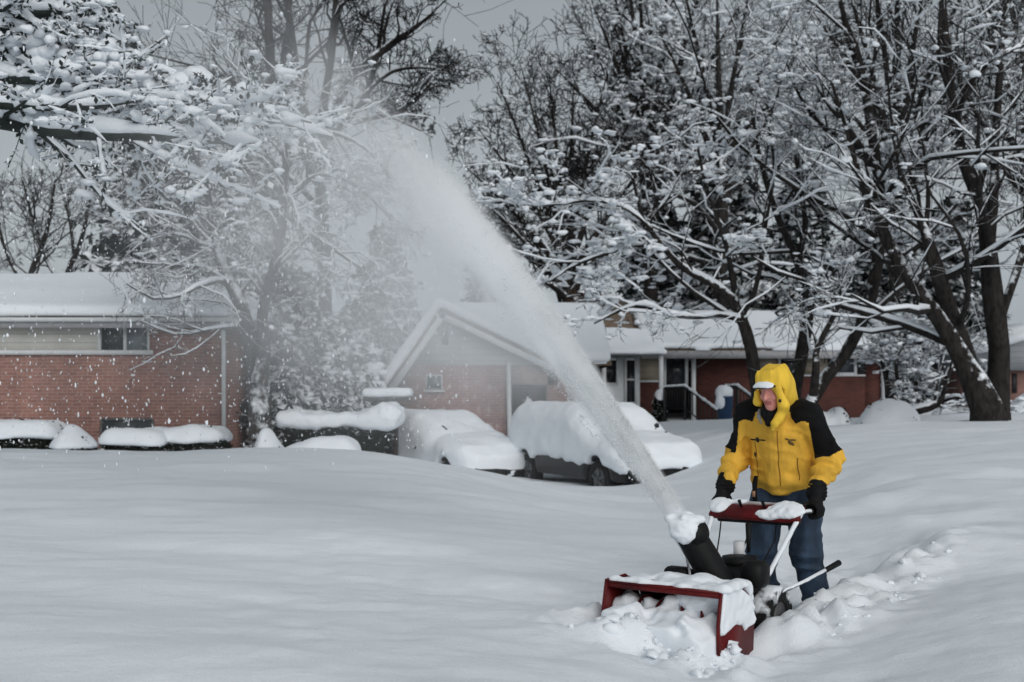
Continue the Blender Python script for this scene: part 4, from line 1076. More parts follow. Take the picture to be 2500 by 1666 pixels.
# ================================================================== the man
def cloth(name, col, var=.15, scale=7, bs=.5, bd=.012, rough=.75):
    m, nt, b = newmat(name)
    n1 = noise_node(nt, scale, 3, .5, stretch=(1.4, 1.4, .55)); n2 = noise_node(nt, 140, 2)
    c = np.array(col); r = ramp(nt, n1.outputs['Fac'], [(.3, tuple(c * (1 - var))), (.7, tuple(np.minimum(c * (1 + var), 1)))])
    ln(nt, r.outputs[0], b.inputs['Base Color']); b.inputs['Roughness'].default_value = rough; b.inputs['Specular IOR Level'].default_value = .25
    h = math_node(nt, 'ADD', n1.outputs['Fac'], math_node(nt, 'MULTIPLY', n2.outputs['Fac'], .06)); bump(nt, b, h, bs, bd)
    return m
YEL = cloth('yellow shell fabric', (.72, .41, .05), .2, 9, .8, .02)
YEL2 = cloth('yellow hood fabric', (.80, .52, .055), .16, 10, .7)
BLK = cloth('black shell fabric', (.003, .003, .0035), .3, 7, .3, .012, .9)
FLEECE = cloth('black fleece', (.003, .003, .0035), .3, 20, .6)
SEAM = plain('dark yellow seam', (.25, .12, .012), .8)
DENIM = cloth('blue denim', (.027, .046, .078), .6, 6, .9, .03)
GLOVE = cloth('black glove fabric', (.0035, .0035, .004), .3, 20, .5)
SKIN = plain('ruddy skin', (.66, .29, .25), .5, .14, 18, .15, .004)
LIP = plain('lips', (.42, .13, .12), .5, .1, 20)
def man():
    z0 = .04
    t = thing('person', 'man in yellow and black hooded jacket and jeans pushing the red snow blower', 'person', (PX0, PY0, z0), YAW)
    # joints in his own space, facing -y; +x is his left
    HC = np.array([.018, -.225, 1.565])
    Mh = Matrix.Rotation(R(-6), 4, 'Z') @ Matrix.Rotation(R(16), 4, 'X')   # head bowed and turned
    Mi = np.array(Mh.to_3x3())
    def hl(p): return (p - HC) @ Mi          # world -> head space
    def hw(c): return HC + Mi @ np.array(c, float)
    SH = {s: np.array([s * .205, -.10, 1.41]) for s in (-1, 1)}
    EL = {1: np.array([.335, -.03, 1.12]), -1: np.array([-.305, -.05, 1.12])}
    WR = {1: np.array([.340, -.27, .935]), -1: np.array([-.295, -.27, .955])}
    HP = {1: np.array([.125, .04, .90]), -1: np.array([-.10, .04, .90])}
    KN = {1: np.array([.19, -.07, .48]), -1: np.array([-.11, -.10, .48])}
    AN = {1: np.array([.215, .08, .06]), -1: np.array([-.12, .0, .06])}
    def head(p):
        q = hl(p)
        d = elld(q, (0, .02, .05), (.076, .095, .095))
        d = smin(d, elld(q, (0, -.025, -.035), (.058, .07, .085)), .03)
        d = smin(d, elld(q, (0, -.062, -.098), (.03, .028, .025)), .025)             # chin
        d = smin(d, capd(q, (0, -.088, .025), (0, -.116, -.022), .009, .015), .014)  # nose
        d = smin(d, elld(q, (0, -.075, .045), (.055, .022, .014)), .02)              # brow
        for s in (-1, 1):
            d = smin(d, elld(q, (s * .04, -.066, -.022), (.022, .022, .02)), .02)    # cheek
            d = -smin(-d, elld(q, (s * .031, -.092, .022), (.016, .012, .010)), .01) # eye hollow
            d = smin(d, elld(q, (s * .031, -.073, .021), (.013, .012, .011)), .003)  # eyeball
            d = smin(d, elld(q, (s * .071, .012, .0), (.008, .018, .028)), .006)       # ear
            d = smin(d, elld(q, (s * .012, -.108, -.022), (.009, .01, .008)), .006)
        d = smin(d, elld(q, (0, -.088, -.052), (.024, .012, .006)), .006)
        d = smin(d, elld(q, (0, -.086, -.066), (.022, .012, .007)), .006)
        d = -smin(-d, elld(q, (0, -.102, -.059), (.024, .012, .003)), .004)          # mouth line
        return d
    def body(p):
        d = head(p)
        d = smin(d, capd(p, hw((0, .03, -.06)), (0, -.09, 1.42), .052, .06), .03)
        tor = lambda a, b, ra, rb: capd(p * np.array([1, 1.4, 1]), np.array(a) * np.array([1, 1.4, 1]), np.array(b) * np.array([1, 1.4, 1]), ra, rb)
        d = smin(d, smin(tor((0, -.07, 1.28), (0, .02, .95), .16, .155), capd(p, (-.17, -.09, 1.39), (.17, -.09, 1.39), .06), .06), .03)
        for s in (-1, 1):
            d = smin(d, chain(p, [SH[s], EL[s], WR[s]], [.052, .042, .03], .02), .03)
            d = smin(d, elld(p, WR[s] + np.array([0, -.03, -.06]), (.03, .035, .055)), .02)
            d = smin(d, chain(p, [HP[s], KN[s], AN[s]], [.085, .055, .042], .03), .04)
        return d
    mb_idx = lambda c: np.where((np.abs(hl(c)[:, 0]) < .026) & (np.abs(hl(c)[:, 2] + .059) < .013) & (hl(c)[:, 1] < -.08), 1, 0)
    blob('body', body, (-.48, -.45, .0), (.48, .25, 1.78), .0075, None, t, 1, mi=mb_idx, mats=[SKIN, LIP])

    # jacket ---------------------------------------------------------
    folds = lambda p: .026 * np.abs(vnoise(np.stack([p[..., 0] * 9, p[..., 1] * 9, p[..., 2] * 3.2], -1), 4)) + .020 * np.abs(vnoise(np.stack([p[..., 0] * 9 + p[..., 2] * 9, p[..., 1] * 9, p[..., 2] * 14], -1), 6)) - .014
    def torso(p):
        q = p.copy(); q[..., 1] = (q[..., 1] + .06) * 1.45
        d = capd(q, (0, 0, 1.30), (0, .10, 1.0), .215, .225)
        d = smin(d, capd(q, (-.15, -.03, 1.395), (.15, -.03, 1.395), .105), .07)
        d = smin(d, elld(q, (0, .09, .965), (.225, .23, .10)), .05)
        d = smin(d, capd(p, (0, -.10, 1.40), (0, -.12, 1.47), .085, .08), .04)
        return np.maximum(d, .872 + .05 * p[..., 1] + .012 * vnoise(p * 7, 2) - p[..., 2])
    def arm(p, s):
        el = chain(p, [SH[s], EL[s]], [.094, .084], .03)
        fo = chain(p, [EL[s], WR[s] + np.array([0, 0, .01])], [.084, .062], .03)
        axis = (WR[s] - EL[s]) / np.linalg.norm(WR[s] - EL[s]); tt = (p - EL[s]) @ axis
        d = smin(el, fo, .035)
        return d + .010 * np.sin(tt * 62 + 3 * vnoise(p * 5, 3)) * np.exp(-((tt - .1) / .13) ** 2) , el, fo
    def jack(p):
        d = torso(p)
        for s in (-1, 1): d = smin(d, arm(p, s)[0], .03)
        d = d + folds(p)
        # zip placket
        fr = sstep(.04, .09, -(p[..., 1] + .06)); d = d - .012 * fr * np.exp(-(p[..., 0] / .035) ** 4)
        # drawn-in hem
        d = d + .018 * np.exp(-((p[..., 2] - .90) / .022) ** 2)
        # neck opening
        nk = elld(p, (0, -.19, 1.49), (.078, .10, .16))
        return -smin(-d, nk, .012)
    def jz(c):
        x, y, z = c[:, 0], c[:, 1], c[:, 2]; ax = np.abs(x)
        blk = np.zeros(len(c), bool)
        for s in (-1, 1):
            a, el, fo = arm(c, s); tv = torso(c)
            ua = (EL[s] - SH[s]) / np.linalg.norm(EL[s] - SH[s]); tt = (c - SH[s]) @ ua; L = np.linalg.norm(EL[s] - SH[s])
            on = (np.minimum(el, fo) < tv + .005) & (x * s > 0)
            outer = ((c - SH[s]) @ np.array([s * .85, .3, .45])) > .0 - .10 * np.clip(tt / L, 0, 1)
            blk |= on & (tt < L * (.93 if s > 0 else .88)) & ((fo > el - .02)) & (outer | (tt < .02))
        blk |= (z > 1.505 - .72 * ax + .30 * np.clip(ax - .16, 0, 1)) & (z > 1.30) & (ax > .05)
        blk |= (z > 1.36) & (y > -.02)
        return np.where(blk, 1, 0)
    J = blob('jacket', jack, (-.52, -.42, .82), (.52, .25, 1.56), .0075, None, t, 1, mi=jz, mats=[YEL, BLK])
    # small dark stitched marks on the chest
    import bmesh
    dg = bpy.context.evaluated_depsgraph_get()
    def surf(x, z, obj):
        ok, loc, no, _ = obj.ray_cast(Vector((x, -1, z)), Vector((0, 1, 0)))
        return np.array(loc) if ok else np.array([x, -.25, z])
    bpy.context.view_layer.update()
    mk = MB()
    def dab(x, z, w, h, obj=J, off=.003):
        pts = [surf(x + a * w, z + b * h, obj) + np.array([0, -off, 0]) for a, b in ((-1, 0), (-.3, -.8), (.5, -1), (1, 0), (.4, .9), (-.4, .9))]
        pts2 = [p + np.array([0, off + .004, 0]) for p in pts]
        mk.add(pts + pts2, [(i, (i + 1) % 6, 6 + (i + 1) % 6, 6 + i) for i in range(6)] + [(0, 1, 2, 5), (5, 2, 3, 4)])
    dab(-.115, 1.235, .02, .018); dab(-.155, 1.235, .034, .006); dab(-.075, 1.234, .03, .005)
    mk.build('chest_mark', plain('dark thread', (.02, .016, .012), .9), J)
    mk = MB(); dab(.115, 1.225, .013, .02); dab(.135, 1.24, .024, .006); dab(.10, 1.245, .012, .007); dab(.13, 1.212, .008, .012)
    mk.build('chest_mark', plain('brown thread', (.16, .10, .03), .9), J)
    mk = MB(); dab(-.145, 1.135, .008, .018); mk.build('zip_pull', DARKW, J)
    for x_, z0_, z1_ in ((.04, .93, 1.30), (-.135, .98, 1.22), (.15, .97, 1.12)):
        MB().tube([surf(x_ + .003 * math.sin(z_ * 40), z_, J) + np.array([0, -.001, 0]) for z_ in np.linspace(z0_, z1_, 12)], .0035, 5).build('seam', SEAM, J)
    # waist seam cord and hanging strap
    st = MB()
    a = surf(-.145, .985, J)
    st.tube([a + (0, -.006, 0), a + (.0, -.03, -.05), a + (.002, -.034, -.115), a + (.006, -.03, -.20)], [.014, .019, .016, .018], 8)
    sp = st.build('hanging_strap', BLK, t, True); sp['label'] = 'black strap with a tan end hanging from the jacket hem'
    MB().tube([a + (.002, -.052, -.095), a + (.004, -.052, -.135)], [.012, .011], 8).build('strap_end', plain('tan leather', (.30, .17, .10), .7), sp)
    # fleece collar up round the neck, grey lining seen on one side
    def col(p):
        d = elld(p, (0, -.16, 1.44), (.088, .098, .115)); d = smin(d, capd(p, (0, -.235, 1.42), (0, -.262, 1.345), .045, .02), .03)
        return np.maximum(d, -(1.53 - .35 * (p[..., 1] + .16) * -1 - p[..., 2])) + .004 * vnoise(p * 25, 3)
    blob('fleece_collar', col, (-.14, -.34, 1.28), (.14, .0, 1.6), .007, FLEECE, t, 1)
    blob('collar_lining', lambda p: chain(p, [(-.085, -.205, 1.435), (-.078, -.235, 1.395), (-.05, -.262, 1.35)], [.012, .013, .008], .01), (-.13, -.31, 1.3), (.0, -.15, 1.5), .006, plain('grey lining', (.22, .23, .24), .8), J, 1)
    # cap with snow on its peak
    cap = lambda p: elld(hl(p), (0, .005, .070), (.078, .095, .074))
    Cp = blob('cap', lambda p: np.maximum(cap(p), .055 - hl(p)[..., 2]), HC - .2, HC + .2, .007, plain('dark cap cloth', (.015, .015, .018), .8), t, 1)
    def brim(p):
        q = hl(p); zz = q[..., 2] - (.070 - .9 * q[..., 0] ** 2 * 3 - .22 * np.clip(-.1 - q[..., 1], 0, 1))
        r = np.hypot(q[..., 0] / .98, (q[..., 1] + .078)) - .080
        return np.maximum(np.maximum(r, np.abs(zz) - .005), q[..., 1] + .06)
    blob('peak', brim, HC - .26, HC + .2, .006, plain('dark peak', (.02, .02, .023), .7), Cp, 1)
    def bs(p):
        q = hl(p); zz = q[..., 2] - (.070 - 2.7 * q[..., 0] ** 2 - .22 * np.clip(-.1 - q[..., 1], 0, 1))
        r = np.hypot(q[..., 0] / .78, (q[..., 1] + .095)) - .098
        return elld(np.stack([q[..., 0], q[..., 1] + .112, zz - .010], -1), (0, 0, 0), (.076, .047, .016)) + .003 * vnoise(q * 40, 3)
    blob('peak_snow', bs, HC - .28, HC + .2, .006, snow_mat('fresh snow', 20, .3, .01), Cp, 1)
    # hood
    def hood(p):
        q = hl(p); w = 1 + .10 * np.clip(q[..., 2], -.2, .2)
        o = elld(q, (0, .03, .052), (.101, .152, .114))
        o = smin(o, boxd(q, (0, .02, .08), (.076, .115, .072), .035), .025)
        o = smin(o, capd(p, hw((0, .08, -.02)), (0, -.03, 1.45), .108, .12), .06)
        inn = elld(q, (0, .03, .03), (.084, .122, .108))
        face = capd(q, (-.008, -.105, .004), (-.02, -.4, -.05), .066, .10)
        face = smin(face, capd(q, (-.006, -.10, -.05), (-.01, -.3, -.15), .062, .08), .03)
        d = -smin(-o, inn, .012); d = -smin(-d, face, .014)
        seam = np.exp(-((np.abs(q[..., 0]) - .05) / .008) ** 2) * sstep(.0, .06, q[..., 2]) * .006
        ridge = np.exp(-((q[..., 1] + .075) / .013) ** 2) * sstep(-.1, .0, q[..., 2]) * .008
        d = d - seam - ridge + .008 * vnoise(np.stack([q[..., 0] * 14, q[..., 1] * 14, q[..., 2] * 8], -1), 7)
        return np.maximum(d, 1.40 - p[..., 2])
    Hd = blob('hood', hood, (-.20, -.46, 1.36), (.20, .16, 1.86), .007, YEL2, t, 1)
    # front edge of the hood falling open down his left side
    fl = lambda p: chain(p, [hw((.080, -.075, .035)), hw((.098, -.06, -.075)), (.100, -.245, 1.44), (.08, -.270, 1.385), (.058, -.288, 1.345), (.045, -.295, 1.31)], [.024, .032, .030, .025, .020, .014], .03) + .006 * vnoise(p * 22, 5)
    blob('hood_flap', fl, (-.03, -.38, 1.22), (.22, -.12, 1.66), .0065, YEL2, Hd, 1)
    fr = lambda p: chain(p, [hw((-.088, -.055, .0)), hw((-.092, -.06, -.06)), hw((-.088, -.03, -.085))], [.02, .026, .02], .02)
    blob('hood_flap', fr, (-.2, -.42, 1.44), (.0, -.1, 1.68), .0065, YEL2, Hd, 1)
    MB().tube([hw((.093, -.088, -.036)), hw((.093, -.098, -.05))], .010, 8).build('toggle', DARKW, Hd)
    # jeans ----------------------------------------------------------
    def jeans(p):
        d = capd(p * np.array([1, 1.25, 1]), (-.055, .045, .915), (.055, .045, .915), .150)
        for s in (-1, 1):
            leg = chain(p, [HP[s] + np.array([s * .012, -.005, -.05]), KN[s], AN[s]], [.128, .105, .098], .04)
            d = smin(d, leg, .03)
        d = d + .016 * vnoise(np.stack([p[..., 0] * 9, p[..., 1] * 9, p[..., 2] * 4], -1), 8) + .034 * np.abs(vnoise(np.stack([p[..., 0] * 5 + 4 * p[..., 2], p[..., 1] * 6, p[..., 2] * 14], -1), 9)) * (1 - sstep(.3, .75, p[..., 2]) * .6)
        return np.maximum(d, np.maximum(p[..., 2] - .99, .08 - p[..., 2]))
    blob('jeans', jeans, (-.36, -.28, .03), (.40, .28, 1.02), .0085, DENIM, t, 1)
    for s in (-1, 1):
        a = AN[s]
        bt = lambda p: smin(capd(p, a + (0, .01, .10), a + (0, .01, -.02), .07, .065), elld(p, a + (s * .015, -.09, -.025), (.055, .13, .055)), .04)
        blob('boot', lambda p: np.maximum(bt(p), .0 - p[..., 2]), a + (-.16, -.28, -.08), a + (.16, .14, .22), .01, FLEECE, t, 1)
    # gloves: palm over the grip, four bent fingers and a thumb ------
    for s in (-1, 1):
        gx, gy, gz_ = GRIP[s]
        G = np.array([gx, gy, gz_])
        def glove(p):
            q = (p - G) * np.array([s, 1, 1])          # +x outward from the machine
            w = (WR[s] - G) * np.array([s, 1, 1])
            d = chain(q, [w + (0, 0, .015), w * .55 + np.array([.01, 0, .045]), (.012, .0, .048)], [.058, .046, .04], .02)
            d = smin(d, elld(q, (.008, .0, .040), (.042, .056, .030)), .02)
            for i, (yy, ln_, r_) in enumerate(((-.047, 1.0, .0145), (-.016, 1.1, .0155), (.016, 1.05, .015), (.045, .85, .0135))):
                f = chain(q, [(.028, yy, .040), (.050 * ln_, yy - .002, .012), (.043 * ln_, yy - .003, -.026 * ln_), (.012, yy - .002, -.042), (-.010, yy, -.036)], [r_ * 1.1, r_ * 1.05, r_, r_ * .95, r_ * .8], .004)
                d = smin(d, f, .006)
            th = chain(q, [(-.018, .018, .046), (-.046, -.012, .030), (-.042, -.046, .004), (-.022, -.062, -.014)], [.02, .018, .0155, .013], .006)
            d = smin(d, th, .008)
            return d + .003 * vnoise(p * 45, 3)
        blob('glove', glove, G + (-.16, -.18, -.09), G + (.16, .2, .22), .0052, GLOVE, t, 1)
        cf = lambda p: capd(p, WR[s] + (0, -.015, -.03), WR[s] + (0, .0, .005), .066, .06)
        blob('cuff', lambda p: cf(p) + .004 * np.sin((p[..., 2]) * 260), WR[s] - .12, WR[s] + .12, .0065, BLK, t, 1)
GRIP = {1: (.338, -.33, .80), -1: (-.288, -.33, .82)}
man()

# ================================================================== the snow blower
def blower():
    t = thing('snow_blower', 'red two-stage snow blower throwing snow from its tilted black chute', 'snow blower', (PX0, PY0, .04), YAW)
    RED = topsnow('worn red paint', (.06, .006, .007), (.13, .011, .012), 7, .86, .99, rough=.45, nz=.15, bs=.1)
    REDD = topsnow('red paint caked with snow', (.085, .007, .008), (.15, .012, .012), 6, .6, .8, rough=.5, nz=1.2, bs=.15)
    BLACK = plain('black plastic', (.004, .004, .0045), .6, .35, 15, .15, .004, spec=.25)
    STEEL = topsnow('snowy steel tube', (.03, .03, .033), (.08, .08, .085), 30, -.5, .1, rough=.5, nz=.9, bs=.1)
    HX, YF, YB, ZT, ZB = .358, -1.76, -1.36, .465, .0
    k = 14
    arc = [(YB + .02, ZB)] + [(-1.56 + .22 * math.cos(a) , .255 + .21 * math.sin(a)) for a in np.linspace(-.6, math.pi / 2, k)] + [(YF, ZT)]
    def shellp(x0, x1, off):
        inn = [(y - (0 if i == len(arc) - 1 else .0), z) for i, (y, z) in enumerate(arc)]
        out = []
        for i, (y, z) in enumerate(arc):
            a = np.array(arc[max(i - 1, 0)]); b = np.array(arc[min(i + 1, len(arc) - 1)]); dd = (b - a) / np.linalg.norm(b - a); out.append((y + dd[1] * off, z - dd[0] * off))
        return inn + out[::-1]
    MB().prism(shellp(0, 0, .012), -HX + .006, HX - .006, 'x').build('auger_housing', RED, t)
    side = [(YF - .02, -.02), (YF - .03, .30), (YF + .01, ZT + .012), (-1.54, ZT + .016), (-1.40, .41), (-1.325, .27), (-1.34, .05), (-1.42, -.03)]
    for s in (-1, 1):
        sd = MB().prism(side, s * HX - .006, s * HX + .006, 'x').build('side_plate', REDD if s > 0 else RED, t)
        # folded lip round the edge
        MB().tube([(s * HX, y, z) for y, z in side[:5]], .011, 6).build('lip', RED, sd)
        MB().rbox((s * (HX + .014), -1.50, .02), (.03, .22, .09), .01).build('skid_shoe', BLACK, sd)
    MB().rbox((0, YF + .02, ZT - .012), (2 * HX, .035, .03), .006).build('top_lip', RED, t)
    # auger: shaft and two spiral ribbons
    MB().tube([(-HX + .01, -1.585, .26), (HX - .01, -1.585, .26)], .022, 10).build('auger_shaft', BLACK, t)
    for s in (-1, 1):
        v, q = [], []; n = 46
        for i in range(n):
            a = i / (n - 1) * 2.4 * 2 * math.pi; x = s * (.03 + (HX - .06) * i / (n - 1))
            for r_ in (.08, .13):
                for o in (-.004, .004): v.append((x + o, -1.585 + r_ * math.cos(a) * .9, .26 + r_ * math.sin(a)))
        for i in range(n - 1):
            b = i * 4
            for (p0, p1) in ((0, 1), (1, 3), (3, 2), (2, 0)): q.append((b + p0, b + p1, b + 4 + p1, b + 4 + p0))
        MB().add(v, q).build('auger', RED, t)
    MB().rbox((0, -1.585, .26), (.12, .13, .13), .03).build('gearbox', BLACK, t)
    # impeller drum and chassis
    MB().tube([(0, -1.42, .26), (0, -1.24, .26)], .19, 20).build('impeller_drum', BLACK, t, False)
    MB().rbox((.0, -.98, .24), (.36, .56, .20), .03).build('chassis', BLACK, t)
    e = MB().rbox((.10, -.93, .42), (.27, .28, .19), .04).build('engine', BLACK, t)
    MB().tube([(.1, -.93, .50), (.1, -.93, .555)], .11, 18).build('recoil_cover', BLACK, e)
    MB().rbox((.24, -1.02, .47), (.14, .16, .16), .03).build('muffler', BLACK, e)
    MB().tube([(.035, -.80, .52), (.035, -.80, .63)], .035, 12).build('fuel_cap', plain('white plastic cap', (.55, .56, .57), .5), e)
    MB().tube([(.08, -.76, .56), (.08, -.76, .74)], [.012, .02], 10).build('choke_knob', BLACK, e)
    for s in (-1, 1):
        kk = 24; a = np.arange(kk) * 2 * math.pi / kk; W = .19
        prof = [(W * .55, -.06), (W * .93, -.065), (W, -.04), (W, .04), (W * .93, .065), (W * .55, .06)]
        v = [(s * .27 + x, -.86 + r_ * math.cos(q) * (1 + .03 * (i % 2)), .19 + r_ * math.sin(q) * (1 + .03 * (i % 2))) for r_, x in prof for i, q in enumerate(a)]
        f = [(i * kk + j, i * kk + (j + 1) % kk, (i + 1) * kk + (j + 1) % kk, (i + 1) * kk + j) for i in range(5) for j in range(kk)]
        w = MB().add(v, f).build('wheel', topsnow('snowy tyre', (.008, .008, .009), (.02, .02, .02), 18, .3, .7, nz=1.2), t, True)
        MB().tube([(s * .27 + s * .045, -.86, .19), (s * .27 + s * .055, -.86, .19)], W * .56, 18).build('rim', plain('dull rim', (.09, .09, .09), .5, metal=.4), w)
    # handle tubes, cross bar, grips
    for s in (-1, 1):
        gX = GRIP[s][0]
        MB().tube([(s * .21, -.98, .30), (s * .24, -.80, .46), (s * .015 + gX - s * .03, -.50, .80), (gX, -.42, GRIP[s][2]), (gX, -.235, GRIP[s][2] - .005)], .016, 10).build('handle_tube', STEEL, t, True)
        MB().tube([(gX, -.40, GRIP[s][2]), (gX, -.23, GRIP[s][2] - .005)], .022, 10).build('grip', BLACK, t, True)
        MB().tube([(gX - s * .015, -.47, .84), (gX - s * .01, -.42, .85), (gX - s * .015, -.30, .83)], .008, 6).build('clutch_lever', BLACK, t, True)
    M = Matrix.Translation((.02, -.50, .79)) @ Matrix.Rotation(R(38), 4, 'X')
    pn = MB().rbox((0, 0, 0), (.62, .155, .05), .015).build('control_panel', RED, t); pn.matrix_basis = M
    MB().rbox((.02, -.045, -.035), (.56, .05, .03), .008).build('panel_underside', BLACK, pn)
    for x in (-.1, .06): MB().tube([(x, .01, .02), (x + .005, .0, .085)], [.007, .012], 8).build('control_lever', BLACK, pn)
    def pss(p):
        d = elld(p, (.21, .0, .028), (.125, .075, .030)); d = smin(d, elld(p, (.09, -.05, .022), (.08, .035, .018)), .02)
        d = smin(np.minimum(d, elld(p, (-.255, .01, .027), (.075, .07, .024))), elld(p, (-.17, .055, .026), (.09, .02, .014)), .02)
        return d + .008 * vnoise(p * 28, 3) + .004 * vnoise(p * 60, 4)
    blob('snow_patch', pss, (-.36, -.12, -.01), (.36, .12, .09), .007, SNOW, pn, 1)
    # cables
    for x, y in ((-.22, -.5), (-.03, -.5), (.16, -.5)):
        MB().tube([(x, y, .77), (x + .01, y - .06, .62), (x * .8, y - .2, .45), (x * .6, -.8, .40)], .005, 5).build('cable', BLACK, t, True)
    # shift rod / chute crank with a black knob at its end, caked with snow
    rd = MB().tube([(.27, -1.0, .31), (.39, -.62, .39), (.47, -.33, .46)], .012, 8).build('crank_rod', STEEL, t, True)
    MB().tube([(.448, -.42, .438), (.485, -.28, .472)], [.017, .020], 10).build('crank_handle', BLACK, rd, True)
    # chute
    A, B = np.array([.075, -1.15, .38]), np.array([-.045, -1.27, .72])
    ax = (B - A) / np.linalg.norm(B - A)
    MB().tube([A - ax * .04, A, A + .01 * ax], [.135, .135, .11], 24).build('chute_base', BLACK, t)
    n = 18; v, q = [], []
    tt = np.linspace(0, 1, 9); U = np.array([1, 0, 0]) - ax * ax[0]; U /= np.linalg.norm(U); V = np.cross(ax, U)
    ch = MB().tube([A + ax * (.40 * s) + U * (-.03 * s * s) for s in tt], .098 - .012 * tt, 22).build('chute', BLACK, t, True)
    end = A + ax * .40
    dirn = np.array([-.62, -.25, .62]); dirn /= np.linalg.norm(dirn)
    dv = elld
    df = lambda p: np.maximum(np.abs(chain(p, [end - ax * .02, end + np.array([-.05, -.02, .02])], [.088, .064], .02)) - .006, -( (p - end) @ np.array([.8, .1, .6]) + .02))
    blob('deflector', df, end - .2, end + .2, .008, BLACK, ch, 1)
    def ds(p):
        d = smin(elld(p, end + np.array([-.03, -.045, .01]), (.095, .09, .075)), elld(p, end + np.array([-.075, -.03, .05]), (.07, .075, .045)), .04)
        d = smin(d, elld(p, end + np.array([-.02, .01, .035]), (.092, .082, .055)), .05)
        return d + .024 * vnoise(p * 17, 3) + .010 * vnoise(p * 45, 2)
    blob('snow_patch', ds, end - .25, end + .25, .009, SNOW, ch, 1)
    MB().tube([A + np.array([-.13, -.10, -.03]), A + np.array([-.165, -.12, .2]), end + np.array([-.12, -.03, -.02])], .009, 6).build('chute_rod', STEEL, ch, True)
    MB().rbox((-.17, -1.22, .47), (.16, .10, .07), .02).rbox((-.12, -1.19, .43), (.07, .1, .12), .02).build('chute_gear', BLACK, t)
    # snow lying on the housing and inside it
    def hs(p):
        d = boxd(p, (0.02, -1.56, ZT + .004), (HX + .0, .175, .017), .016)
        d = d - .02 * np.exp(-((p[..., 0] - .15) / .2) ** 2)
        d = smin(d, capd(p, (HX - .02, -1.40, .45), (HX + .0, -1.31, .30), .035, .018), .04)
        return np.maximum(d + .028 * fbm(p * 8, 3, 3), -(p[..., 2] - ZT - .004) * (p[..., 1] < -1.45) - 1 * (p[..., 1] >= -1.45))
    blob('snow_cap', hs, (-.5, -1.9, .12), (.5, -1.2, .7), .011, SNOW, t, 1)
    def plate_snow(p):
        d = poly_sdf(p[..., 1], p[..., 2], side) + .006
        d = np.maximum(d, .26 + .05 * vnoise(p * 9, 6) + .03 * vnoise(p * 24, 7) - p[..., 2])
        e = np.abs(p[..., 0] - HX - .006) - .017 + .008 * vnoise(p * 20, 8)
        return -smin(-d, -e, .014)
    blob('snow_patch', plate_snow, (HX - .04, -1.85, .15), (HX + .06, -1.26, .6), .0065, SNOW, t, 1)
    # half-swallowed snow
    def heap(p):
        h = .345 + .06 * vnoise(p * 6, 2) + .05 * vnoise(p * 15, 3) - .10 * sstep(.22, .4, p[..., 0]) - .05 * np.clip((-1.65 - p[..., 1]) / .3, 0, 1)
        d = np.maximum(p[..., 2] - h, np.maximum(np.abs(p[..., 0]) - HX + .012, np.maximum(-1.95 - p[..., 1], p[..., 1] + 1.45)))
        return d * .7
    blob('snow_heap', heap, (-.5, -2.0, -.08), (.5, -1.38, .5), .014, SNOW, t, 1)
    # back wall crusted with snow on his left half of the mouth
    blob('snow_crust', lambda p: elld(p, (.18, -1.55, .41), (.19, .13, .11)) + .03 * fbm(p * 11, 3, 6), (-.1, -1.74, .2), (.345, -1.33, .455), .012, SNOW, t, 1)
blower()
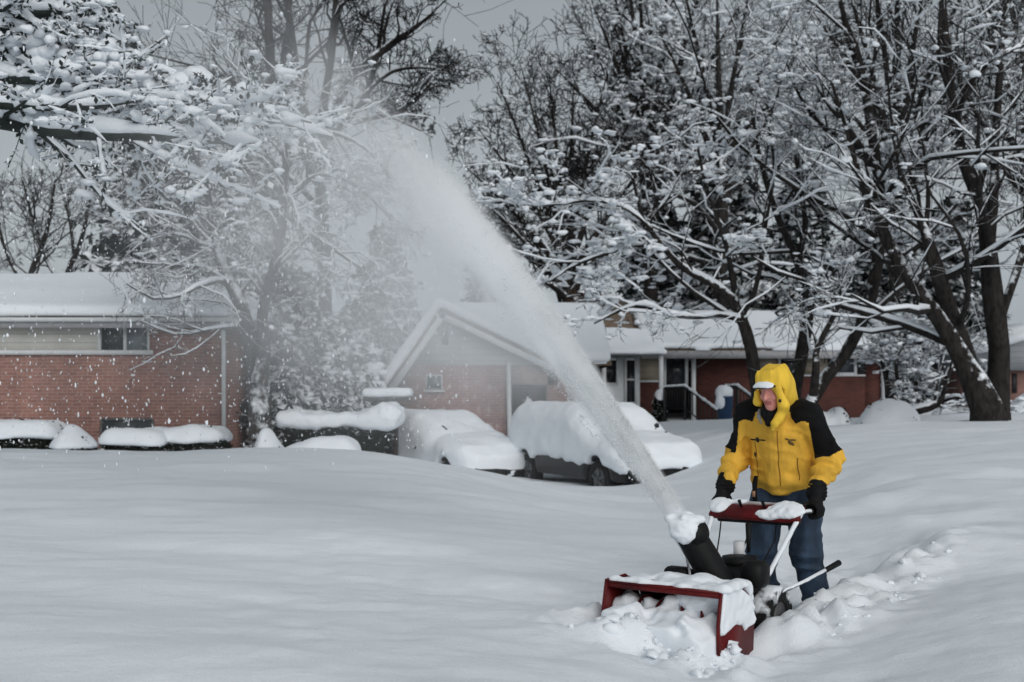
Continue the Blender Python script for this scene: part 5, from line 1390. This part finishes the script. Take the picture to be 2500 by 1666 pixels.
# ================================================================== thrown snow
def grain_mat():
    m, nt, b = newmat('flung snow'); b.inputs['Base Color'].default_value = (.93, .95, .96, 1); b.inputs['Roughness'].default_value = .9
    t = nd(nt, 'ShaderNodeBsdfTranslucent'); t.inputs['Color'].default_value = (.95, .96, .97, 1)
    mx = nd(nt, 'ShaderNodeMixShader'); mx.inputs[0].default_value = .5; ln(nt, b.outputs[0], mx.inputs[1]); ln(nt, t.outputs[0], mx.inputs[2]); ln(nt, mx.outputs[0], nt.nodes['Material Output'].inputs['Surface'])
    return m
GRAIN = grain_mat()
def spray():
    S = P(1672, 1262, 7.05); E = P(1085, 455, 9.4)
    U = E - S; Ln = np.linalg.norm(U); U /= Ln
    W = np.array([0, 1.0, 0]); W -= U * (W @ U); W /= np.linalg.norm(W)
    V = np.cross(W, U)                       # towards the upper right
    if V[0] < 0: V = -V; W = -W
    m, nt, b = newmat('thrown snow'); nt.nodes.remove(b)
    out = nt.nodes['Material Output']; pv = nd(nt, 'ShaderNodeVolumePrincipled'); ln(nt, pv.outputs[0], out.inputs['Volume'])
    pv.inputs['Color'].default_value = (.98, .99, 1.0, 1); pv.inputs['Anisotropy'].default_value = .1
    tc = nd(nt, 'ShaderNodeTexCoord'); sp = nd(nt, 'ShaderNodeSeparateXYZ'); ln(nt, tc.outputs['Object'], sp.inputs[0])
    u, v, w = sp.outputs
    A = lambda op, a, b_=None, cl=False: math_node(nt, op, a, b_, cl)
    def ss(x, a, b_):
        r = nd(nt, 'ShaderNodeMapRange'); r.interpolation_type = 'SMOOTHSTEP'; r.inputs['From Min'].default_value = a; r.inputs['From Max'].default_value = b_; ln(nt, x, r.inputs['Value']); return r.outputs[0]
    def gauss(x, s): # exp(-(x/s)^2)
        q = A('DIVIDE', x, s); return A('EXPONENT', A('MULTIPLY', A('MULTIPLY', q, q), -1))
    M = Matrix.Identity(4)
    for i, ax in enumerate((U, V, W)):
        for j in range(3): M[j][i] = ax[j]
    M.translation = Vector(S)
    def noise(scale, st):
        mp = nd(nt, 'ShaderNodeMapping'); mp.inputs['Scale'].default_value = st; ln(nt, tc.outputs['Object'], mp.inputs[0])
        n = nd(nt, 'ShaderNodeTexNoise'); n.inputs['Scale'].default_value = scale; n.inputs['Detail'].default_value = 4; n.inputs['Roughness'].default_value = .6; ln(nt, mp.outputs[0], n.inputs['Vector']); return n.outputs['Fac']
    # veil drifting off below and to the left of the jet
    nz = noise(1.6, (.55, 1.5, 1.5))
    vm = A('MULTIPLY', v, -1)
    fall = A('MULTIPLY', A('EXPONENT', A('MULTIPLY', A('MAXIMUM', vm, 0), -.45)), A('SUBTRACT', 1.0, A('MULTIPLY', ss(vm, 1.3, 2.9), .85)))
    veil = A('MULTIPLY', A('MULTIPLY', fall, ss(vm, -.14, .30)), A('MULTIPLY', ss(u, 1.0, 2.5), A('SUBTRACT', 1.0, ss(u, 4.6, 7.0))))
    veil = A('MULTIPLY', veil, A('MULTIPLY', gauss(A('SUBTRACT', w, .55), 1.5), A('SUBTRACT', 1.0, ss(vm, 3.6, 5.4))))
    zw = A('ADD', A('ADD', A('MULTIPLY', u, float(U[2])), A('MULTIPLY', v, float(V[2]))), A('ADD', A('MULTIPLY', w, float(W[2])), float(S[2])))
    veil = A('MULTIPLY', veil, A('ADD', .12, A('MULTIPLY', ss(zw, 1.15, 2.0), .88)))
    veil = A('MULTIPLY', veil, A('MULTIPLY', A('ADD', .15, A('MULTIPLY', ss(nz, .3, .7), 1.3)), VEIL))
    ln(nt, veil, pv.inputs['Density'])
    o = MB().box(-.05, 7.2, -5.5, .62, -1.9, 3.1).build('snow_powder', m); o.matrix_world = M
    tag(o, 'powder snow drifting away to the left of the jet and down over the gabled house', 'powder', kind='stuff')
    m.cycles.volume_step_rate = .8
    # the jet itself: narrow at the chute, widening
    m, nt, b = newmat('snow jet'); nt.nodes.remove(b)
    out = nt.nodes['Material Output']; pv = nd(nt, 'ShaderNodeVolumePrincipled'); ln(nt, pv.outputs[0], out.inputs['Volume'])
    pv.inputs['Color'].default_value = (.990, .996, 1, 1); pv.inputs['Anisotropy'].default_value = .0
    tc = nd(nt, 'ShaderNodeTexCoord'); sp = nd(nt, 'ShaderNodeSeparateXYZ'); ln(nt, tc.outputs['Object'], sp.inputs[0])
    u, v, w = sp.outputs
    nz = noise(3.2, (.5, 2.0, 2.0))
    WID = lambda q: .020 + .021 * q
    wid = A('ADD', .020, A('MULTIPLY', u, .021))
    bend = lambda q: .012 * (q - 1.7) ** 2 - .02
    du = A('SUBTRACT', u, 1.7); vv = A('ADD', v, A('SUBTRACT', A('MULTIPLY', A('MULTIPLY', du, du), .012), .02))
    n2 = noise(9.0, (.28, 1.6, 1.6)); n3 = noise(2.2, (.8, 1.0, 1.0))
    vv = A('ADD', vv, A('MULTIPLY', A('MULTIPLY', A('SUBTRACT', n2, .5), 2.4), wid)); vv = A('ADD', vv, A('MULTIPLY', A('MULTIPLY', A('SUBTRACT', n3, .5), 1.2), wid))
    # sharp on the upper right side, ragged on the other
    lo = A('DIVIDE', A('MINIMUM', vv, 0), 1.9); hi = A('MAXIMUM', vv, 0)
    core = A('MULTIPLY', gauss(A('ADD', lo, hi), wid), gauss(w, A('MULTIPLY', wid, 1.5)))
    core = A('MULTIPLY', A('MULTIPLY', core, A('DIVIDE', JET, A('ADD', wid, .01))), A('MAXIMUM', A('SUBTRACT', A('MULTIPLY', A('ADD', nz, n2), 2.2), 1.25), .08))
    core = A('MULTIPLY', core, A('MULTIPLY', A('SUBTRACT', 1.0, A('MULTIPLY', ss(u, 1.9, 4.3), .95)), ss(u, -.03, .05)))
    ln(nt, core, pv.inputs['Density'])
    us = np.linspace(-.03, 4.6, 20); k = 14; aa = np.arange(k) * 2 * math.pi / k
    vv3 = [(q, -bend(q) - WID(q) * .9 + math.cos(t) * WID(q) * 3.3, math.sin(t) * WID(q) * 3.0) for q in us for t in aa] + [(us[0] - .01, -bend(us[0]), 0), (us[-1] + .05, -bend(us[-1]), 0)]
    qq = [(i * k + j, i * k + (j + 1) % k, (i + 1) * k + (j + 1) % k, (i + 1) * k + j) for i in range(19) for j in range(k)]
    n0 = 20 * k; tt = [(n0, j, (j + 1) % k) for j in range(k)] + [(n0 + 1, 19 * k + j, 19 * k + (j + 1) % k) for j in range(k)]
    o = MB().add(vv3, qq, tt).build('snow_jet', m); o.matrix_world = M
    tag(o, 'dense white jet of snow shooting up and left out of the black chute', 'snow jet', kind='stuff')
    m.cycles.volume_step_rate = .18
    # the grains of the jet, thrown in streaks, and flakes drifting away left
    r = np.random.default_rng(701); ns, per = 700, 60
    su = r.uniform(-.05, 3.6, ns) ; su = np.where(r.uniform(0, 1, ns) < .5, su * .6, su); ln_ = r.uniform(.15, .8, ns)
    a_ = r.normal(0, .95, ns); a_ = np.where(a_ < 0, a_ * 1.6, np.minimum(a_, 1.5) * .9); c_ = r.normal(0, .8, ns)
    uu = (su[:, None] + ln_[:, None] * r.uniform(0, 1, (ns, per))).ravel(); ng = len(uu)
    keep = (uu > .0) & (r.uniform(0, 1, ng) < np.clip(1.25 - uu * .26, .08, 1)); sp_ = np.maximum(WID(np.maximum(uu, 0)), .02)
    vv_ = np.repeat(a_, per) * sp_ + r.normal(0, .10, ng) * sp_ - bend(uu); ww = np.repeat(c_, per) * sp_ * 1.3 + r.normal(0, .14, ng) * sp_
    p = (S + uu[:, None] * U + vv_[:, None] * V + ww[:, None] * W)[keep]; n_ = len(p)
    s1 = r.gamma(2.4, .0013, n_).clip(.0009, .009)
    oc = np.array([(1,0,0),(-1,0,0),(0,1,0),(0,-1,0),(0,0,1),(0,0,-1)], float); ot = np.array([(0,2,4),(2,1,4),(1,3,4),(3,0,4),(2,0,5),(1,2,5),(3,1,5),(0,3,5)])
    gv = (p[:, None] + oc[None] * s1[:, None, None] * r.uniform(.6, 1.4, (n_, 6, 1))).reshape(-1, 3); gt = (ot[None] + (np.arange(n_) * 6)[:, None, None]).reshape(-1, 3)
    tag(link('snow_grains', mesh('snow_grains', gv, [gt], GRAIN)), 'streaks of bright snow grains flung up out of the black chute', 'snow grains', kind='stuff')
    nf = 6000
    q = np.stack([r.uniform(-9.5, .6, nf), r.uniform(9, 22, nf), r.uniform(.6, 4.6, nf)], -1)
    px = 1250 + q[:, 0] / q[:, 1] * F
    q = q[(px < 1150) & (q[:, 2] > .9)]
    s2 = r.gamma(2.2, .0022, len(q)).clip(.0018, .010)
    a, ta = blobs(q, s2, r, .35, 1.0, np.tile([[1.0, .8, 2.1]], (len(q), 1)))
    tag(link('snow_flakes', mesh('snow_flakes', a, [ta], SNOW)), 'clumped flakes and grains of snow flying in the air left of the man', 'flakes', kind='stuff')
VEIL, JET = .58, 4.4
spray()

# ================================================================== sky, light, camera
def sky():
    w = bpy.data.worlds.new('World'); bpy.context.scene.world = w; w.use_nodes = True; nt = w.node_tree
    bg = nt.nodes['Background']
    s = nd(nt, 'ShaderNodeTexSky'); s.sky_type = 'NISHITA'; s.sun_disc = False
    s.sun_elevation = R(30); s.sun_rotation = R(160); s.air_density = 2.0; s.dust_density = 6.0; s.ozone_density = 1.0
    hs = nd(nt, 'ShaderNodeHueSaturation'); hs.inputs['Saturation'].default_value = .22; ln(nt, s.outputs[0], hs.inputs['Color'])
    # an even layer of cloud over it
    tc = nd(nt, 'ShaderNodeTexCoord'); n = nd(nt, 'ShaderNodeTexNoise'); n.inputs['Scale'].default_value = 1.6; n.inputs['Detail'].default_value = 5; ln(nt, tc.outputs['Generated'], n.inputs['Vector'])
    cl = ramp(nt, n.outputs['Fac'], [(.3, (2.8, 3.2, 3.5)), (.7, (3.75, 4.2, 4.55))])
    mx = nd(nt, 'ShaderNodeMixRGB'); mx.inputs['Fac'].default_value = .78; ln(nt, hs.outputs[0], mx.inputs['Color1']); ln(nt, cl.outputs[0], mx.inputs['Color2'])
    # added gradient dims the sky with height, for vignette-like dark upper corners
    sp = nd(nt, 'ShaderNodeSeparateXYZ'); ln(nt, tc.outputs['Generated'], sp.inputs[0])
    g = ramp(nt, sp.outputs['Z'], [(.0, (1, 1, 1)), (.12, (.95, .95, .95)), (.34, (.66, .66, .67)), (.8, (.6, .6, .6))])
    m2 = nd(nt, 'ShaderNodeMixRGB'); m2.blend_type = 'MULTIPLY'; m2.inputs['Fac'].default_value = 1; ln(nt, mx.outputs[0], m2.inputs['Color1']); ln(nt, g.outputs[0], m2.inputs['Color2'])
    ln(nt, m2.outputs[0], bg.inputs['Color']); bg.inputs['Strength'].default_value = .15
    L = bpy.data.lights.new('Sun', 'SUN'); L.energy = 1.5; L.angle = R(55); L.color = (1.0, .98, .96)
    o = bpy.data.objects.new('Sun', L); C.objects.link(o)
    az, el = R(160), R(30)           # light comes from behind and right, through cloud
    dirv = Vector((math.sin(az) * math.cos(el), math.cos(az) * math.cos(el), math.sin(el)))
    o.rotation_euler = dirv.to_track_quat('Z', 'Y').to_euler()
sky()
cam = bpy.data.cameras.new('Camera'); co = bpy.data.objects.new('Camera', cam); C.objects.link(co)
co.location = (0, 0, CAMZ); co.rotation_euler = (R(90), 0, 0)
cam.sensor_width = 36; cam.lens = 36 * F / 2500; cam.shift_y = (HOR - 833) / 2500; cam.clip_end = 2000; cam.clip_start = .1
cam.dof.use_dof = True; cam.dof.focus_distance = 8.2; cam.dof.aperture_fstop = 2.6
sc = bpy.context.scene; sc.camera = co
sc.view_settings.view_transform = 'Standard'; sc.view_settings.look = 'None'; sc.view_settings.exposure = -.18; sc.view_settings.gamma = 1
cy = sc.cycles
cy.use_denoising = True
try: cy.denoiser = 'OPENIMAGEDENOISE'
except Exception: pass
cy.max_bounces = 32; cy.diffuse_bounces = 5; cy.glossy_bounces = 2; cy.volume_bounces = 28; cy.transparent_max_bounces = 8
cy.use_adaptive_sampling = True; cy.adaptive_threshold = .02
cy.volume_step_rate = 1.0; cy.volume_max_steps = 256
